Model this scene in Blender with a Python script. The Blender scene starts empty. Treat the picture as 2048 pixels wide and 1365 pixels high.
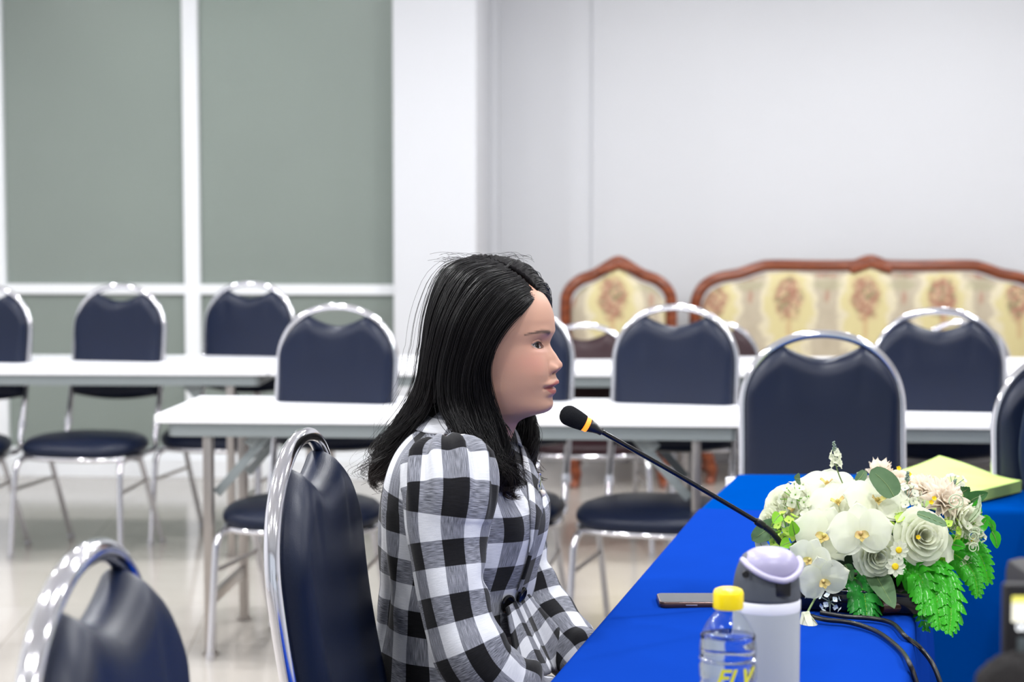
import bpy, bmesh, math, random
import numpy as np
from mathutils import Vector, Matrix
C = bpy.context.scene.collection
PI = math.pi
rnd = random.Random(7)

# ---------------------------------------------------------------- camera, world, lights, exposure
CAM_Z = 1.37; F_PX = 3783.0; PITCH = math.radians(3.94)
cd = bpy.data.cameras.new('camera'); cam = bpy.data.objects.new('camera', cd); C.objects.link(cam)
cam.location = (0, 0, CAM_Z); cam.rotation_euler = (PI/2 - PITCH, 0, 0)
cd.sensor_width = 36; cd.lens = F_PX/2048*36; cd.clip_end = 60
cd.dof.use_dof = True; cd.dof.focus_distance = 2.78; cd.dof.aperture_fstop = 5.0
bpy.context.scene.camera = cam
S = bpy.context.scene
S.view_settings.view_transform = 'Standard'; S.view_settings.look = 'None'
S.view_settings.gamma = 1; S.view_settings.exposure = 0.0
try: S.view_settings.use_curve_mapping = False
except Exception: pass
W = bpy.data.worlds.new('world'); S.world = W; W.use_nodes = True
W.node_tree.nodes['Background'].inputs[0].default_value = (0.86, 0.92, 1.0, 1)
W.node_tree.nodes['Background'].inputs[1].default_value = 0.45
S.cycles.max_bounces = 7; S.cycles.diffuse_bounces = 4; S.cycles.glossy_bounces = 4
S.cycles.transmission_bounces = 8; S.cycles.transparent_max_bounces = 10
S.cycles.caustics_reflective = False; S.cycles.caustics_refractive = False
S.cycles.sample_clamp_indirect = 6
S.cycles.use_denoising = True

def area(name, loc, size, power, rot=(0, 0, 0), size_y=None, color=(1, 1, 1), shape=None):
    l = bpy.data.lights.new(name, 'AREA'); l.energy = power; l.size = size; l.color = color
    if shape: l.shape = shape
    if size_y: l.shape = 'RECTANGLE'; l.size_y = size_y
    o = bpy.data.objects.new(name, l); C.objects.link(o); o.location = loc; o.rotation_euler = rot
    return o
CEIL = 3.0
LAMPS = [(x, y) for y in (0.7, 2.4, 4.1, 5.8, 7.5) for x in (-3.0, -1.2, 0.6, 2.4)] + [(.9, 8.8), (2.2, 8.9), (3.5, 8.8)]  # the last three are added to brighten the right back wall
for (x, y) in LAMPS:
    area('downlight_lamp', (x, y, CEIL-0.03), 0.16, 11 if y > 8 else (24 if y > 7 else 28), shape='DISK', color=(0.985, 0.99, 1.0))
# unseen soft fill lamp added behind the photographer
area('rear_fill', (0.3, -1.9, 1.7), 5.5, 14, rot=(PI/2, 0, 0), size_y=1.9, color=(0.86, 0.93, 1.0))

_F = Vector((0, math.cos(PITCH), -math.sin(PITCH))); _U = Vector((0, math.sin(PITCH), math.cos(PITCH))); _R = Vector((1, 0, 0))
def ray(px, py): return _F + _R*((px-1024)/F_PX) + _U*((682.5-py)/F_PX)
def at(px, py, Y):
    d = ray(px, py); t = Y/d.y
    return Vector((d.x*t, Y, CAM_Z + d.z*t))
def at_z(px, py, z):
    d = ray(px, py); t = (z-CAM_Z)/d.z
    return Vector((d.x*t, d.y*t, z))

# ---------------------------------------------------------------- node helpers and materials
def srgb(r, g, b):
    f = lambda c: (c/255/12.92) if c/255 <= 0.04045 else ((c/255+0.055)/1.055)**2.4
    return (f(r), f(g), f(b), 1)
def newmat(name):
    m = bpy.data.materials.new(name); m.use_nodes = True
    nt = m.node_tree; b = nt.nodes['Principled BSDF']; return m, nt, b
def N(nt, kind, **kw):
    n = nt.nodes.new(kind)
    for k, v in kw.items():
        if k.startswith('i_'): n.inputs[int(k[2:])].default_value = v
        else: setattr(n, k, v)
    return n
def M(name, col, rough=0.5, metal=0.0, var=0.0, scale=20.0, bump=0.0, bscale=200.0, emit=None, es=1.0, trans=0.0, ior=1.45, spec=0.5, sheen=0.0, coat=0.0, sss=0.0):
    m, nt, b = newmat(name)
    b.inputs['Base Color'].default_value = col; b.inputs['Roughness'].default_value = rough
    b.inputs['Metallic'].default_value = metal; b.inputs['IOR'].default_value = ior
    b.inputs['Transmission Weight'].default_value = trans
    b.inputs['Specular IOR Level'].default_value = spec
    b.inputs['Sheen Weight'].default_value = sheen; b.inputs['Coat Weight'].default_value = coat
    if sss: b.inputs['Subsurface Weight'].default_value = sss; b.inputs['Subsurface Scale'].default_value = 0.01
    if emit: b.inputs['Emission Color'].default_value = emit; b.inputs['Emission Strength'].default_value = es
    tc = N(nt, 'ShaderNodeTexCoord')
    if var > 0:
        no = N(nt, 'ShaderNodeTexNoise'); no.inputs['Scale'].default_value = scale; no.inputs['Detail'].default_value = 4
        nt.links.new(tc.outputs['Object'], no.inputs['Vector'])
        mx = N(nt, 'ShaderNodeMix', data_type='RGBA', blend_type='MIX')
        mx.inputs[6].default_value = tuple(c*(1-var) for c in col[:3])+(1,)
        mx.inputs[7].default_value = tuple(min(1, c*(1+var)) for c in col[:3])+(1,)
        nt.links.new(no.outputs['Fac'], mx.inputs[0]); nt.links.new(mx.outputs[2], b.inputs['Base Color'])
    if bump > 0:
        n2 = N(nt, 'ShaderNodeTexNoise'); n2.inputs['Scale'].default_value = bscale; n2.inputs['Detail'].default_value = 3
        nt.links.new(tc.outputs['Object'], n2.inputs['Vector'])
        bp = N(nt, 'ShaderNodeBump'); bp.inputs['Strength'].default_value = bump; bp.inputs['Distance'].default_value = 0.002
        nt.links.new(n2.outputs['Fac'], bp.inputs['Height']); nt.links.new(bp.outputs[0], b.inputs['Normal'])
    return m
def L(nt, a, b): nt.links.new(a, b)
def math_n(nt, op, a, b=None, c=None):
    n = N(nt, 'ShaderNodeMath', operation=op)
    for i, v in enumerate((a, b, c)):
        if v is None: continue
        if isinstance(v, (int, float)): n.inputs[i].default_value = v
        else: nt.links.new(v, n.inputs[i])
    return n.outputs[0]
def mixc(nt, fac, a, b):
    n = N(nt, 'ShaderNodeMix', data_type='RGBA')
    for i, v in ((0, fac), (6, a), (7, b)):
        if isinstance(v, (int, float, tuple)): n.inputs[i].default_value = v
        else: nt.links.new(v, n.inputs[i])
    return n.outputs[2]

MAT = {}
MAT['wall'] = M('white_paint', srgb(213, 214, 218), 0.55, var=0.015, scale=2, bump=0.05)
MAT['ceiling'] = M('ceiling_white', srgb(236, 238, 240), 0.7, var=0.02, scale=3)
MAT['frame_white'] = M('white_aluminium', srgb(243, 245, 248), 0.3, var=0.02)
MAT['chrome'] = M('chrome', srgb(226, 226, 232), 0.10, 1.0, var=0.04, scale=12)
MAT['steel'] = M('dull_steel', srgb(172, 166, 162), 0.28, 0.9, var=0.08, scale=14)
MAT['grey_paint'] = M('grey_painted_steel', srgb(136, 144, 147), 0.38, 0.25, var=0.05, scale=9)
MAT['laminate'] = M('white_laminate', srgb(246, 247, 252), 0.28, var=0.012, scale=3, spec=.16)
MAT['rubber'] = M('black_rubber', srgb(24, 24, 26), 0.6, var=0.1)
MAT['handle'] = M('door_handle_metal', srgb(120, 122, 124), 0.3, 0.8, var=0.05)

def leather(name, c):
    m, nt, b = newmat(name)
    tc = N(nt, 'ShaderNodeTexCoord')
    v = N(nt, 'ShaderNodeTexVoronoi', feature='DISTANCE_TO_EDGE'); v.inputs['Scale'].default_value = 420
    L(nt, tc.outputs['Object'], v.inputs['Vector'])
    n = N(nt, 'ShaderNodeTexNoise'); n.inputs['Scale'].default_value = 9; n.inputs['Detail'].default_value = 4
    L(nt, tc.outputs['Object'], n.inputs['Vector'])
    L(nt, mixc(nt, n.outputs['Fac'], tuple(x*.85 for x in c[:3])+(1,), tuple(x*1.15 for x in c[:3])+(1,)), b.inputs['Base Color'])
    bp = N(nt, 'ShaderNodeBump'); bp.inputs['Strength'].default_value = .25; bp.inputs['Distance'].default_value = .0008
    L(nt, v.outputs['Distance'], bp.inputs['Height']); L(nt, bp.outputs[0], b.inputs['Normal'])
    b.inputs['Roughness'].default_value = .40; b.inputs['Specular IOR Level'].default_value = .30
    return m
MAT['navy'] = leather('navy_vinyl', srgb(6, 18, 42))
MAT['navy_shiny'] = MAT['navy']
MAT['maroon'] = leather('maroon_vinyl', srgb(40, 18, 24))
MAT['under'] = M('black_backing', srgb(16, 17, 18), .6, var=.1)

def m_floor():
    m, nt, b = newmat('polished_tile')
    tc = N(nt, 'ShaderNodeTexCoord')
    mp = N(nt, 'ShaderNodeMapping'); mp.inputs['Rotation'].default_value = (0, 0, math.radians(-4)); L(nt, tc.outputs['Object'], mp.inputs['Vector'])
    br = N(nt, 'ShaderNodeTexBrick'); br.offset = 0.0
    for k, v in (('Scale', 1.0), ('Mortar Size', .002), ('Brick Width', .6), ('Row Height', .6), ('Mortar Smooth', .1)): br.inputs[k].default_value = v
    L(nt, mp.outputs[0], br.inputs['Vector'])
    br.inputs['Color1'].default_value = srgb(176, 170, 162); br.inputs['Color2'].default_value = srgb(180, 174, 167)
    br.inputs['Mortar'].default_value = srgb(142, 136, 129)
    no = N(nt, 'ShaderNodeTexNoise'); no.inputs['Scale'].default_value = 3.0; no.inputs['Detail'].default_value = 6; no.inputs['Distortion'].default_value = 1.2
    L(nt, tc.outputs['Object'], no.inputs['Vector'])
    f = math_n(nt, 'MULTIPLY', math_n(nt, 'SUBTRACT', no.outputs['Fac'], .5), .7)
    f = math_n(nt, 'MAXIMUM', f, 0.0)
    L(nt, mixc(nt, f, br.outputs['Color'], srgb(144, 136, 127)), b.inputs['Base Color'])
    b.inputs['Roughness'].default_value = .12; b.inputs['Specular IOR Level'].default_value = .45
    return m
MAT['floor'] = m_floor()

def m_glass():
    m, nt, b = newmat('frosted_film_glass')
    tc = N(nt, 'ShaderNodeTexCoord')
    no = N(nt, 'ShaderNodeTexNoise'); no.inputs['Scale'].default_value = 1.1; no.inputs['Detail'].default_value = 2
    L(nt, tc.outputs['Object'], no.inputs['Vector'])
    col = mixc(nt, no.outputs['Fac'], srgb(160, 168, 163), srgb(172, 181, 174))
    L(nt, col, b.inputs['Base Color'])
    b.inputs['Roughness'].default_value = .3
    tr = N(nt, 'ShaderNodeBsdfTransparent'); tr.inputs[0].default_value = srgb(206, 216, 212)
    mx = N(nt, 'ShaderNodeMixShader'); mx.inputs[0].default_value = .42
    out = nt.nodes['Material Output']
    L(nt, b.outputs[0], mx.inputs[1]); L(nt, tr.outputs[0], mx.inputs[2]); L(nt, mx.outputs[0], out.inputs['Surface'])
    return m
MAT['frost'] = m_glass()

# ---------------------------------------------------------------- mesh helpers
class MB:
    def __init__(s): s.v = []; s.f = []; s.uv = {}
    def add(s, verts, faces):
        o = len(s.v); s.v += [tuple(v) for v in verts]; s.f += [tuple(i+o for i in f) for f in faces]
    def box(s, c, size, rot=None, bev=0.0):
        bm = bmesh.new(); bmesh.ops.create_cube(bm, size=1)
        for v in bm.verts: v.co = Vector((v.co.x*size[0], v.co.y*size[1], v.co.z*size[2]))
        if bev > 0: bmesh.ops.bevel(bm, geom=bm.edges[:], offset=bev, segments=2, affect='EDGES', profile=.6)
        R = Matrix.Rotation(rot, 3, 'Z') if isinstance(rot, (int, float)) else rot
        vs = [((R @ v.co) if R else v.co) + Vector(c) for v in bm.verts]
        bm.verts.index_update(); fs = [[v.index for v in f.verts] for f in bm.faces]; bm.free(); s.add(vs, fs)
    def bar(s, a, b, w, h, up=(0, 0, 1), bev=.002):
        a = Vector(a); b = Vector(b); d = (b-a); l = d.length; z = d.normalized()
        x = Vector(up).cross(z)
        if x.length < 1e-4: x = Vector((1, 0, 0)).cross(z)
        x.normalize(); y = z.cross(x)
        R = Matrix((x, y, z)).transposed(); s.box((a+b)/2, (w, h, l), R, bev)
    def tube(s, pts, r, n=12, closed=False, caps=True):
        pts = [Vector(p) for p in pts]; k = len(pts)
        rs = r if isinstance(r, (list, tuple)) else [r]*k
        tang = []
        for i in range(k):
            if closed: t = pts[(i+1) % k]-pts[i-1]
            else: t = pts[min(i+1, k-1)]-pts[max(i-1, 0)]
            tang.append(t.normalized())
        ref = Vector((0, 0, 1)) if abs(tang[0].z) < .9 else Vector((1, 0, 0))
        x = ref.cross(tang[0]).normalized(); rings = []
        for i in range(k):
            x = (x - tang[i]*x.dot(tang[i])).normalized(); y = tang[i].cross(x)
            rings.append([pts[i] + (x*math.cos(a)+y*math.sin(a))*rs[i] for a in [2*PI*j/n for j in range(n)]])
        vs = [v for rg in rings for v in rg]; fs = []
        for i in range(k if closed else k-1):
            a = i*n; b = ((i+1) % k)*n
            for j in range(n): fs.append((a+j, a+(j+1) % n, b+(j+1) % n, b+j))
        if caps and not closed:
            fs.append(tuple(range(n))[::-1]); fs.append(tuple(range((k-1)*n, k*n)))
        s.add(vs, fs)
    def lathe(s, prof, n=32, c=(0, 0, 0), R=None):
        vs = []; fs = []
        for (r, z) in prof:
            for j in range(n):
                a = 2*PI*j/n; v = Vector((r*math.cos(a), r*math.sin(a), z))
                if R: v = R @ v
                vs.append(v+Vector(c))
        k = len(prof)
        for i in range(k-1):
            for j in range(n): fs.append((i*n+j, i*n+(j+1) % n, (i+1)*n+(j+1) % n, (i+1)*n+j))
        if prof[0][0] > 1e-6: fs.append(tuple(range(n))[::-1])
        if prof[-1][0] > 1e-6: fs.append(tuple(range((k-1)*n, k*n)))
        s.add(vs, fs)
    def grid(s, P, closed_u=False, flip=False):
        k = len(P); n = len(P[0]); fs = []
        for i in range(k-1):
            for j in range(n if closed_u else n-1):
                q = (i*n+j, i*n+(j+1) % n, (i+1)*n+(j+1) % n, (i+1)*n+j)
                fs.append(q[::-1] if flip else q)
        s.add([p for r in P for p in r], fs)
    def prism(s, outline, y0, y1, bev=0):
        # outline in x,z extruded along y
        n = len(outline); vs = [(x, y0, z) for x, z in outline]+[(x, y1, z) for x, z in outline]
        fs = [tuple(range(n)), tuple(range(n, 2*n))[::-1]]+[(i, n+i, n+(i+1) % n, (i+1) % n) for i in range(n)]
        s.add(vs, fs)
    def build(s, name, mat, parent=None, smooth=True, auto=40, mods=None):
        me = bpy.data.meshes.new(name); me.from_pydata(s.v, [], s.f); me.update()
        bm = bmesh.new(); bm.from_mesh(me); bmesh.ops.remove_doubles(bm, verts=bm.verts, dist=1e-6)
        bmesh.ops.recalc_face_normals(bm, faces=bm.faces); bm.to_mesh(me); bm.free()
        return link(name, me, mat, parent, smooth, auto)
def link(name, me, mat, parent=None, smooth=True, auto=40):
    o = bpy.data.objects.new(name, me); C.objects.link(o)
    if mat is not None:
        for m in (mat if isinstance(mat, (list, tuple)) else [mat]): me.materials.append(m)
    if smooth:
        me.shade_smooth()
        if auto: me.set_sharp_from_angle(angle=math.radians(auto))
    if parent: o.parent = parent
    return o
def catmull(pts, m=8, closed=False):
    P = [Vector(p) for p in pts]; n = len(P); out = []
    rng = range(n if closed else n-1)
    for i in rng:
        if closed: p0, p1, p2, p3 = P[i-1], P[i], P[(i+1) % n], P[(i+2) % n]
        else: p0, p1, p2, p3 = P[max(i-1, 0)], P[i], P[i+1], P[min(i+2, n-1)]
        for j in range(m):
            t = j/m
            out.append(.5*((2*p1)+(p2-p0)*t+(2*p0-5*p1+4*p2-p3)*t*t+(3*p1-p0-3*p2+p3)*t**3))
    if not closed: out.append(P[-1])
    return out
def subsurf(o, lv=1):
    m = o.modifiers.new('subdivision', 'SUBSURF'); m.levels = lv; m.render_levels = lv; return o
def tag(o, label=None, cat=None, group=None, kind=None):
    if label: o['label'] = label
    if cat: o['category'] = cat
    if group: o['group'] = group
    if kind: o['kind'] = kind
    return o
def empty(name, loc=(0, 0, 0), rz=0, label=None, cat=None, group=None):
    o = bpy.data.objects.new(name, None); C.objects.link(o); o.location = loc; o.rotation_euler = (0, 0, rz)
    o.empty_display_size = .05; return tag(o, label, cat, group)
def copy_tree(o, parent=None):
    c = o.copy(); C.objects.link(c)
    if parent is not None: c.parent = parent
    for ch in list(o.children): copy_tree(ch, c)
    return c

# ---------------------------------------------------------------- the room
YAW = math.radians(-4.0)          # room axes turned against the view
Rz = Matrix.Rotation(YAW, 3, 'Z')
def room(x, y, z=0): return Rz @ Vector((x, y, z))   # room coordinates -> world
def struct_box(name, x0, x1, y0, y1, z0, z1, mat, bev=0.0, parent=None):
    b = MB(); b.box(room((x0+x1)/2, (y0+y1)/2, (z0+z1)/2), (x1-x0, y1-y0, z1-z0), YAW, bev)
    o = b.build(name, mat, parent, smooth=False)
    if parent is None: o['kind'] = 'structure'
    return o
# room x for a pixel column on the plane room-y = Yr
def rx(px, py, Yr):
    d = ray(px, py); n = Rz @ Vector((0, 1, 0)); o = Vector((0, 0, CAM_Z))
    t = Yr/d.dot(n); p = o+d*t
    q = Rz.inverted() @ p
    return q.x, q.z
YW = 9.55; YP = 9.38; YB = 10.35
xl = -4.6; xr = 4.6; y0r = -2.2
struct_box('floor', xl-.1, xr+.1, y0r-.1, 12.4, -.1, 0, MAT['floor'])
struct_box('ceiling', xl-.1, xr+.1, y0r-.1, 12.4, CEIL, CEIL+.1, MAT['ceiling'])
struct_box('wall_left', xl-.1, xl, y0r, 12.3, 0, CEIL, MAT['wall'])
struct_box('wall_right', xr, xr+.1, y0r, YB+.1, 0, CEIL, MAT['wall'])
px0, _ = rx(786, 300, YP); px1, _ = rx(952, 300, YP)
struct_box('wall_pillar', px0, px1, YP, YB+.1, 0, CEIL, MAT['wall'], .006)
sx, _ = rx(978, 300, YB); sx2, _ = rx(1183, 300, YB)
struct_box('wall_back', px1-.02, xr+.1, YB, YB+.12, 0, CEIL, MAT['wall'])
struct_box('trim_pillar', px1, px1+.045, YB-.13, YB, 0, CEIL, MAT['wall'], .004)
struct_box('wall_edge_slab', sx2, xr, YB-.006, YB, 0, CEIL, MAT['wall'], .01)  # thin slab added to give the wall its soft shadow edge
# glazed partition left of the pillar
curb_z = .10
struct_box('baseboard_partition', xl, px0, YW-.05, YW+.08, 0, curb_z, MAT['frame_white'], .004)
zb0 = rx(500, 589, YW)[1]; zb1 = rx(500, 569, YW)[1]
mx0, _ = rx(369, 300, YW); mx1, _ = rx(400, 300, YW)
dx1, _ = rx(9, 200, YW)
fr = MB()
def rbox(b, x0, x1, y0, y1, z0, z1, bev=.003): b.box(room((x0+x1)/2, (y0+y1)/2, (z0+z1)/2), (x1-x0, y1-y0, z1-z0), YAW, bev)
win = MB()
rbox(win, mx0, mx1, YW-.035, YW+.035, curb_z, CEIL)
rbox(win, dx1, px0, YW-.03, YW+.03, zb0, zb1)
rbox(win, dx1, px0, YW-.03, YW+.03, curb_z, curb_z+.05)
w = win.build('window_1', MAT['frame_white'], smooth=False); w['kind'] = 'structure'
for (a, b_) in ((dx1, mx0), (mx1, px0)):
    for (z0, z1) in ((curb_z+.05, zb0), (zb1, CEIL)):
        p = MB(); rbox(p, a+.001, b_-.001, YW-.004, YW+.004, z0+.001, z1-.001, 0)
        p.build('pane', MAT['frost'], w, smooth=False)
dr = MB(); rbox(dr, dx1-.09, dx1, YW-.04, YW+.04, 0, CEIL)
rbox(dr, dx1-1.0, dx1-.09, YW-.03, YW+.03, .0, .14); rbox(dr, dx1-1.0, dx1-.09, YW-.03, YW+.03, 2.2, 2.3)
rbox(dr, dx1-1.07, dx1-1.0, YW-.04, YW+.04, 0, CEIL)
d = dr.build('door_1', MAT['frame_white'], smooth=False); d['kind'] = 'structure'
hd = MB(); hx = dx1-.055
hz0 = rx(5, 480, YW)[1]; hz1 = rx(5, 355, YW)[1]
hd.tube([room(hx, YW-.045, hz1), room(hx-.01, YW-.075, hz1-.02), room(hx-.012, YW-.08, (hz0+hz1)/2), room(hx-.01, YW-.075, hz0+.02), room(hx, YW-.045, hz0)], .008)
hd.build('door_handle', MAT['handle'], d)
hd = MB(); hd.lathe([(0, -.012), (.011, -.012), (.013, 0)], 16, room(hx, YW-.045, hz0-.10), Matrix.Rotation(PI/2, 3, 'X').inverted())
hd.build('door_lock', MAT['handle'], d)
p = MB(); rbox(p, dx1-1.0, dx1-.09, YW-.004, YW+.004, .14, 2.2, 0); p.build('pane', MAT['frost'], d, smooth=False)
struct_box('wall_corridor', xl, px0+.3, 11.6, 11.7, 0, CEIL, M('sage_paint', srgb(196, 206, 196), .6, var=.06, scale=1.2))
struct_box('wall_left_return', xl, xl+.05, YW+.1, 11.6, 0, CEIL, MAT['wall'])
area('corridor_fill', room((xl+px0)/2+.4, 10.9, CEIL-.05), 1.6, 20, size_y=.5)  # unseen lamp added to light the wall behind the frosted glass
bb = MB(); bb.box(room(px0-.43, 10.15, .40), (.8, .42, .06), YAW, .01); 
bb.box(room(px0-.43, 10.33, .66), (.8, .04, .34), YAW, .01)
for sxx in (-.78, -.08):
    for syy in (-.17, .17): bb.bar(room(px0+sxx, 10.15+syy, 0), room(px0+sxx, 10.15+syy, .38), .05, .05)
tag(bb.build('wooden_bench', M('bench_brown', srgb(120, 84, 62), .4, var=.1)), 'brown wooden bench blurred behind the frosted glass beside the pillar', 'bench')
# wall behind the photographer, left open across the middle to let in added fill light
struct_box('wall_front', xl, xr, y0r-.1, y0r, 0, .7, MAT['wall'])
struct_box('wall_front_upper', xl, xr, y0r-.1, y0r, 2.7, CEIL, MAT['wall'])
fix = M('lamp_diffuser', (1, 1, 1, 1), .4, emit=(.96, .98, 1, 1), es=14)
ring = M('lamp_ring', srgb(230, 230, 232), .4)
for i, (x, y) in enumerate(LAMPS):
    if i == 0:
        l0 = empty('ceiling_downlight', (x, y, CEIL)); 
        b = MB(); b.lathe([(.10, 0), (.10, -.008), (.085, -.012), (.082, 0)], 32); b.build('lamp_ring', ring, l0)
        b = MB(); b.lathe([(0, -.006), (.08, -.006), (.08, 0)], 32); b.build('diffuser', fix, l0)
        lo = l0
    else: lo = copy_tree(l0)
    lo.location = (x, y, CEIL)
    tag(lo, 'round recessed white ceiling downlight', 'downlight', 'ceiling downlights above the meeting room')
# ---------------------------------------------------------------- banquet chairs
def make_chair(name, H, pad_mat, Wd=.42):
    root = empty(name)
    hw = Wd/2-.0115; arch = H-.0115-hw*0.95
    def yl(z):                                        # the lean of the back, as in the side view
        t = (z-.46)/(H-.46)
        return .195+.10*math.sin(min(1, t*1.08)*PI/2)
    # back frame: one hoop running down into the rear of the seat
    pts = []
    zs = np.linspace(.43, arch, 9)
    for z in zs: pts.append((-hw, yl(z), z))
    for a in np.linspace(PI, 0, 25)[1:-1]:
        ca, sa = math.cos(a), math.sin(a); n = 2/2.15
        x = math.copysign(abs(ca)**n, ca)*hw; z = arch+(sa**n)*(H-.0115-arch)
        pts.append((x, yl(z), z))
    for z in zs[::-1]: pts.append((hw, yl(z), z))
    b = MB(); b.tube(catmull(pts, 3), .0115, 14)
    for s in (-1, 1): b.tube([(s*hw, yl(.50)+.0, .485), (s*hw, yl(.52), .515)], .0145, 14)
    b.build('back_frame', MAT['chrome'], root)
    # padded back: a grid between the hoop legs with a scooped grip at the top
    nu, nv = 40, 34
    def edge_half(z):
        if z <= arch: return hw-.006
        t = min(1, (z-arch)/(H-.0115-arch)); return (hw-.006)*max(0, (1-t**2.15))**(1/2.15)
    zt_side = H-.052
    def outline(u):                                  # u in -1..1 -> bottom z, top z
        zb = H-.455-.022*(1-u*u)
        return zb
    front = []; back = []
    for j in range(nv+1):
        v = j/nv; rf = []; rb = []
        for i in range(nu+1):
            u = -1+2*i/nu
            # top edge: rises to the two horns at |u|=.47, dips between them
            zh = H-.036
            xe = u
            if abs(u) <= .53:
                top = H-.073+.037*(abs(u)/.53)**1.7
                x_top = u*hw
            else:
                top = None
            zb = outline(u)
            if top is None:
                # outer part follows the hoop
                t = (abs(u)-.53)/.47
                hx0 = hw*.53
                xx = hx0+(hw-.006-hx0)*math.sin(t*PI/2)**.9
                # hoop height at xx
                q = min(1, xx/(hw)); top = arch+(H-.0115-arch)*max(0, 1-q**2.15)**(1/2.15)-.010
                x_top = math.copysign(xx, u)
                top = min(top, zh) if t < .05 else top
                top = min(top, zh+.01)
            x = u*(hw-.004)
            w = v**1.6
            xt = x*(1-w)+x_top*w
            z = zb+(top-zb)*v
            # keep inside the hoop
            eh = edge_half(z); xt = max(-eh, min(eh, xt))
            ed = min(1, (1-abs(u))/.22)*1.0; ev = min(1, min(v, 1-v)/.10)
            th = .014+.030*(math.sin(ed*PI/2)**.7)*(math.sin(ev*PI/2)**.6)
            # creases running down from the horns
            cr = math.exp(-((abs(u)-.50)/.06)**2)*max(0, (v-.66)/.34)*.007
            dip = math.exp(-(u/.42)**2)*max(0, (v-.72)/.28)**1.5*.006
            yc = yl(z)
            curve = .012*(1-u*u)
            rf.append((xt, yc-th+cr+dip+curve*.3-.004, z)); rb.append((xt, yc+.010+.006*math.sin(ed*PI/2)*math.sin(ev*PI/2)+curve*.3, z))
        front.append(rf); back.append(rb)
    b = MB(); o = 0
    b.grid(front); b.grid(back, flip=True)
    n = nu+1; K = (nv+1)*n
    rim = [(0, i) for i in range(n)]+[(j, n-1) for j in range(1, nv+1)]+[(nv, i) for i in range(n-2, -1, -1)]+[(j, 0) for j in range(nv-1, 0, -1)]
    ids = [j*n+i for j, i in rim]
    for a, c in zip(ids, ids[1:]+ids[:1]): b.f.append((a, c, c+K, a+K))
    subsurf(b.build('backrest', pad_mat, root, auto=0), 1)
    # seat: rounded trapezoid cushion
    def seat_ring(k, z, grow=0):
        out = []
        for i in range(48):
            a = 2*PI*i/48; ca, sa = math.cos(a), math.sin(a); p = 2/2.9
            x = math.copysign(abs(ca)**p, ca); y = math.copysign(abs(sa)**p, sa)
            wid = (.245 if y < 0 else .245-.045*y)*k
            out.append((x*wid+math.copysign(grow, x)*abs(x), y*.222*k-.012, z))
        return out
    b = MB(); R = []
    for k, z in ((.0, .484), (.3, .483), (.6, .479), (.82, .472), (.93, .463), (.985, .450), (1.0, .436), (.985, .422), (.95, .413), (.90, .411)):
        ring_ = seat_ring(k, z)
        ring_ = [(x, y, zz-(.016*max(0, -y/.22)**2.2 if k < .96 else .010*max(0, -y/.22)**2)) for x, y, zz in ring_]
        R.append(ring_)
    b.grid(R, closed_u=True)
    b.build('seat', pad_mat, root, auto=0)
    b = MB(); R = [seat_ring(.91, .414), seat_ring(.9, .404), seat_ring(0.0, .404)]; b.grid(R, closed_u=True)
    b.build('seat_base', MAT['under'], root)
    b = MB(); b.tube([(x*.955, y*.955, z) for x, y, z in seat_ring(1, .399)], .010, 10, closed=True)
    b.build('seat_rim', MAT['chrome'], root)
    for s in (-1, 1):
        b = MB(); b.tube(catmull([(s*.205, -.10, .392), (s*.215, -.165, .385), (s*.222, -.19, .36), (s*.226, -.200, .30), (s*.236, -.225, .0)], 6), .0115, 12)
        b.tube([(s*.236, -.225, .0), (s*.2355, -.2245, .02)], .0145, 12)
        b.build('leg', MAT['chrome'], root)
        b = MB(); b.tube(catmull([(s*.19, -.06, .392), (s*.195, .03, .375), (s*.20, .06, .34), (s*.205, .235, .0)], 6), .0105, 12)
        b.tube([(s*.205, .235, .0), (s*.205, .225, .02)], .0135, 12)
        b.build('leg', MAT['chrome'], root)
        b = MB(); b.tube([(s*.2285, -.205, .27), (s*.203, .09, .285)], .007, 8); b.build('stretcher', MAT['steel'], root)
        b = MB(); b.tube(catmull([(s*hw, yl(.43), .435), (s*hw, .19, .41), (s*.205, .15, .400), (s*.20, .10, .398)], 5), .0115, 12)
        b.build('side_bracket', MAT['chrome'], root)
    return root
CH = make_chair('banquet_chair', 1.07, MAT['navy'])
MC = make_chair('banquet_chair', .90, MAT['maroon'])
_used = {}
def place_chair(proto, px, py, H, yaw, label, group=None):
    o = proto if proto.name not in _used else copy_tree(proto)
    _used[proto.name] = 1
    top = at_z(px, py, H)
    yl_top = .295
    R = Matrix.Rotation(yaw, 3, 'Z')
    o.location = top - (R @ Vector((0, yl_top, 0))); o.location.z = 0
    o.rotation_euler = (0, 0, yaw)
    tag(o, label, 'chair', group)
    return o
D = math.radians
g1 = 'navy chairs behind the far tables'; g2 = 'navy chairs behind the middle tables'; g3 = 'chairs along the blue table'
place_chair(CH, -27, 568, 1.07, D(-14), 'navy banquet chair behind the far white table, cut by the left edge of the photo', g1)
place_chair(CH, 240, 567, 1.07, D(-14), 'navy banquet chair behind the far white table, in front of the left frosted glass pane', g1)
place_chair(CH, 500, 562, 1.07, D(-14), 'navy banquet chair behind the far white table, in front of the right frosted glass pane', g1)
place_chair(CH, 675, 607, 1.07, D(-14), 'navy banquet chair behind the left end of the middle white table', g2)
place_chair(CH, 1028, 604, 1.07, D(-15), 'navy banquet chair mostly hidden behind the head of the seated woman', g2)
place_chair(CH, 1352, 608, 1.07, D(-15), 'navy banquet chair behind the middle table, right of the microphone head', g2)
place_chair(CH, 1878, 615, 1.07, D(-9), 'navy banquet chair behind the middle table, at the far right below the floral sofa', g2)
place_chair(CH, 1645, 660, 1.07, D(-4), 'navy banquet chair standing directly behind the blue tables and white flowers', g3)
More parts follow.
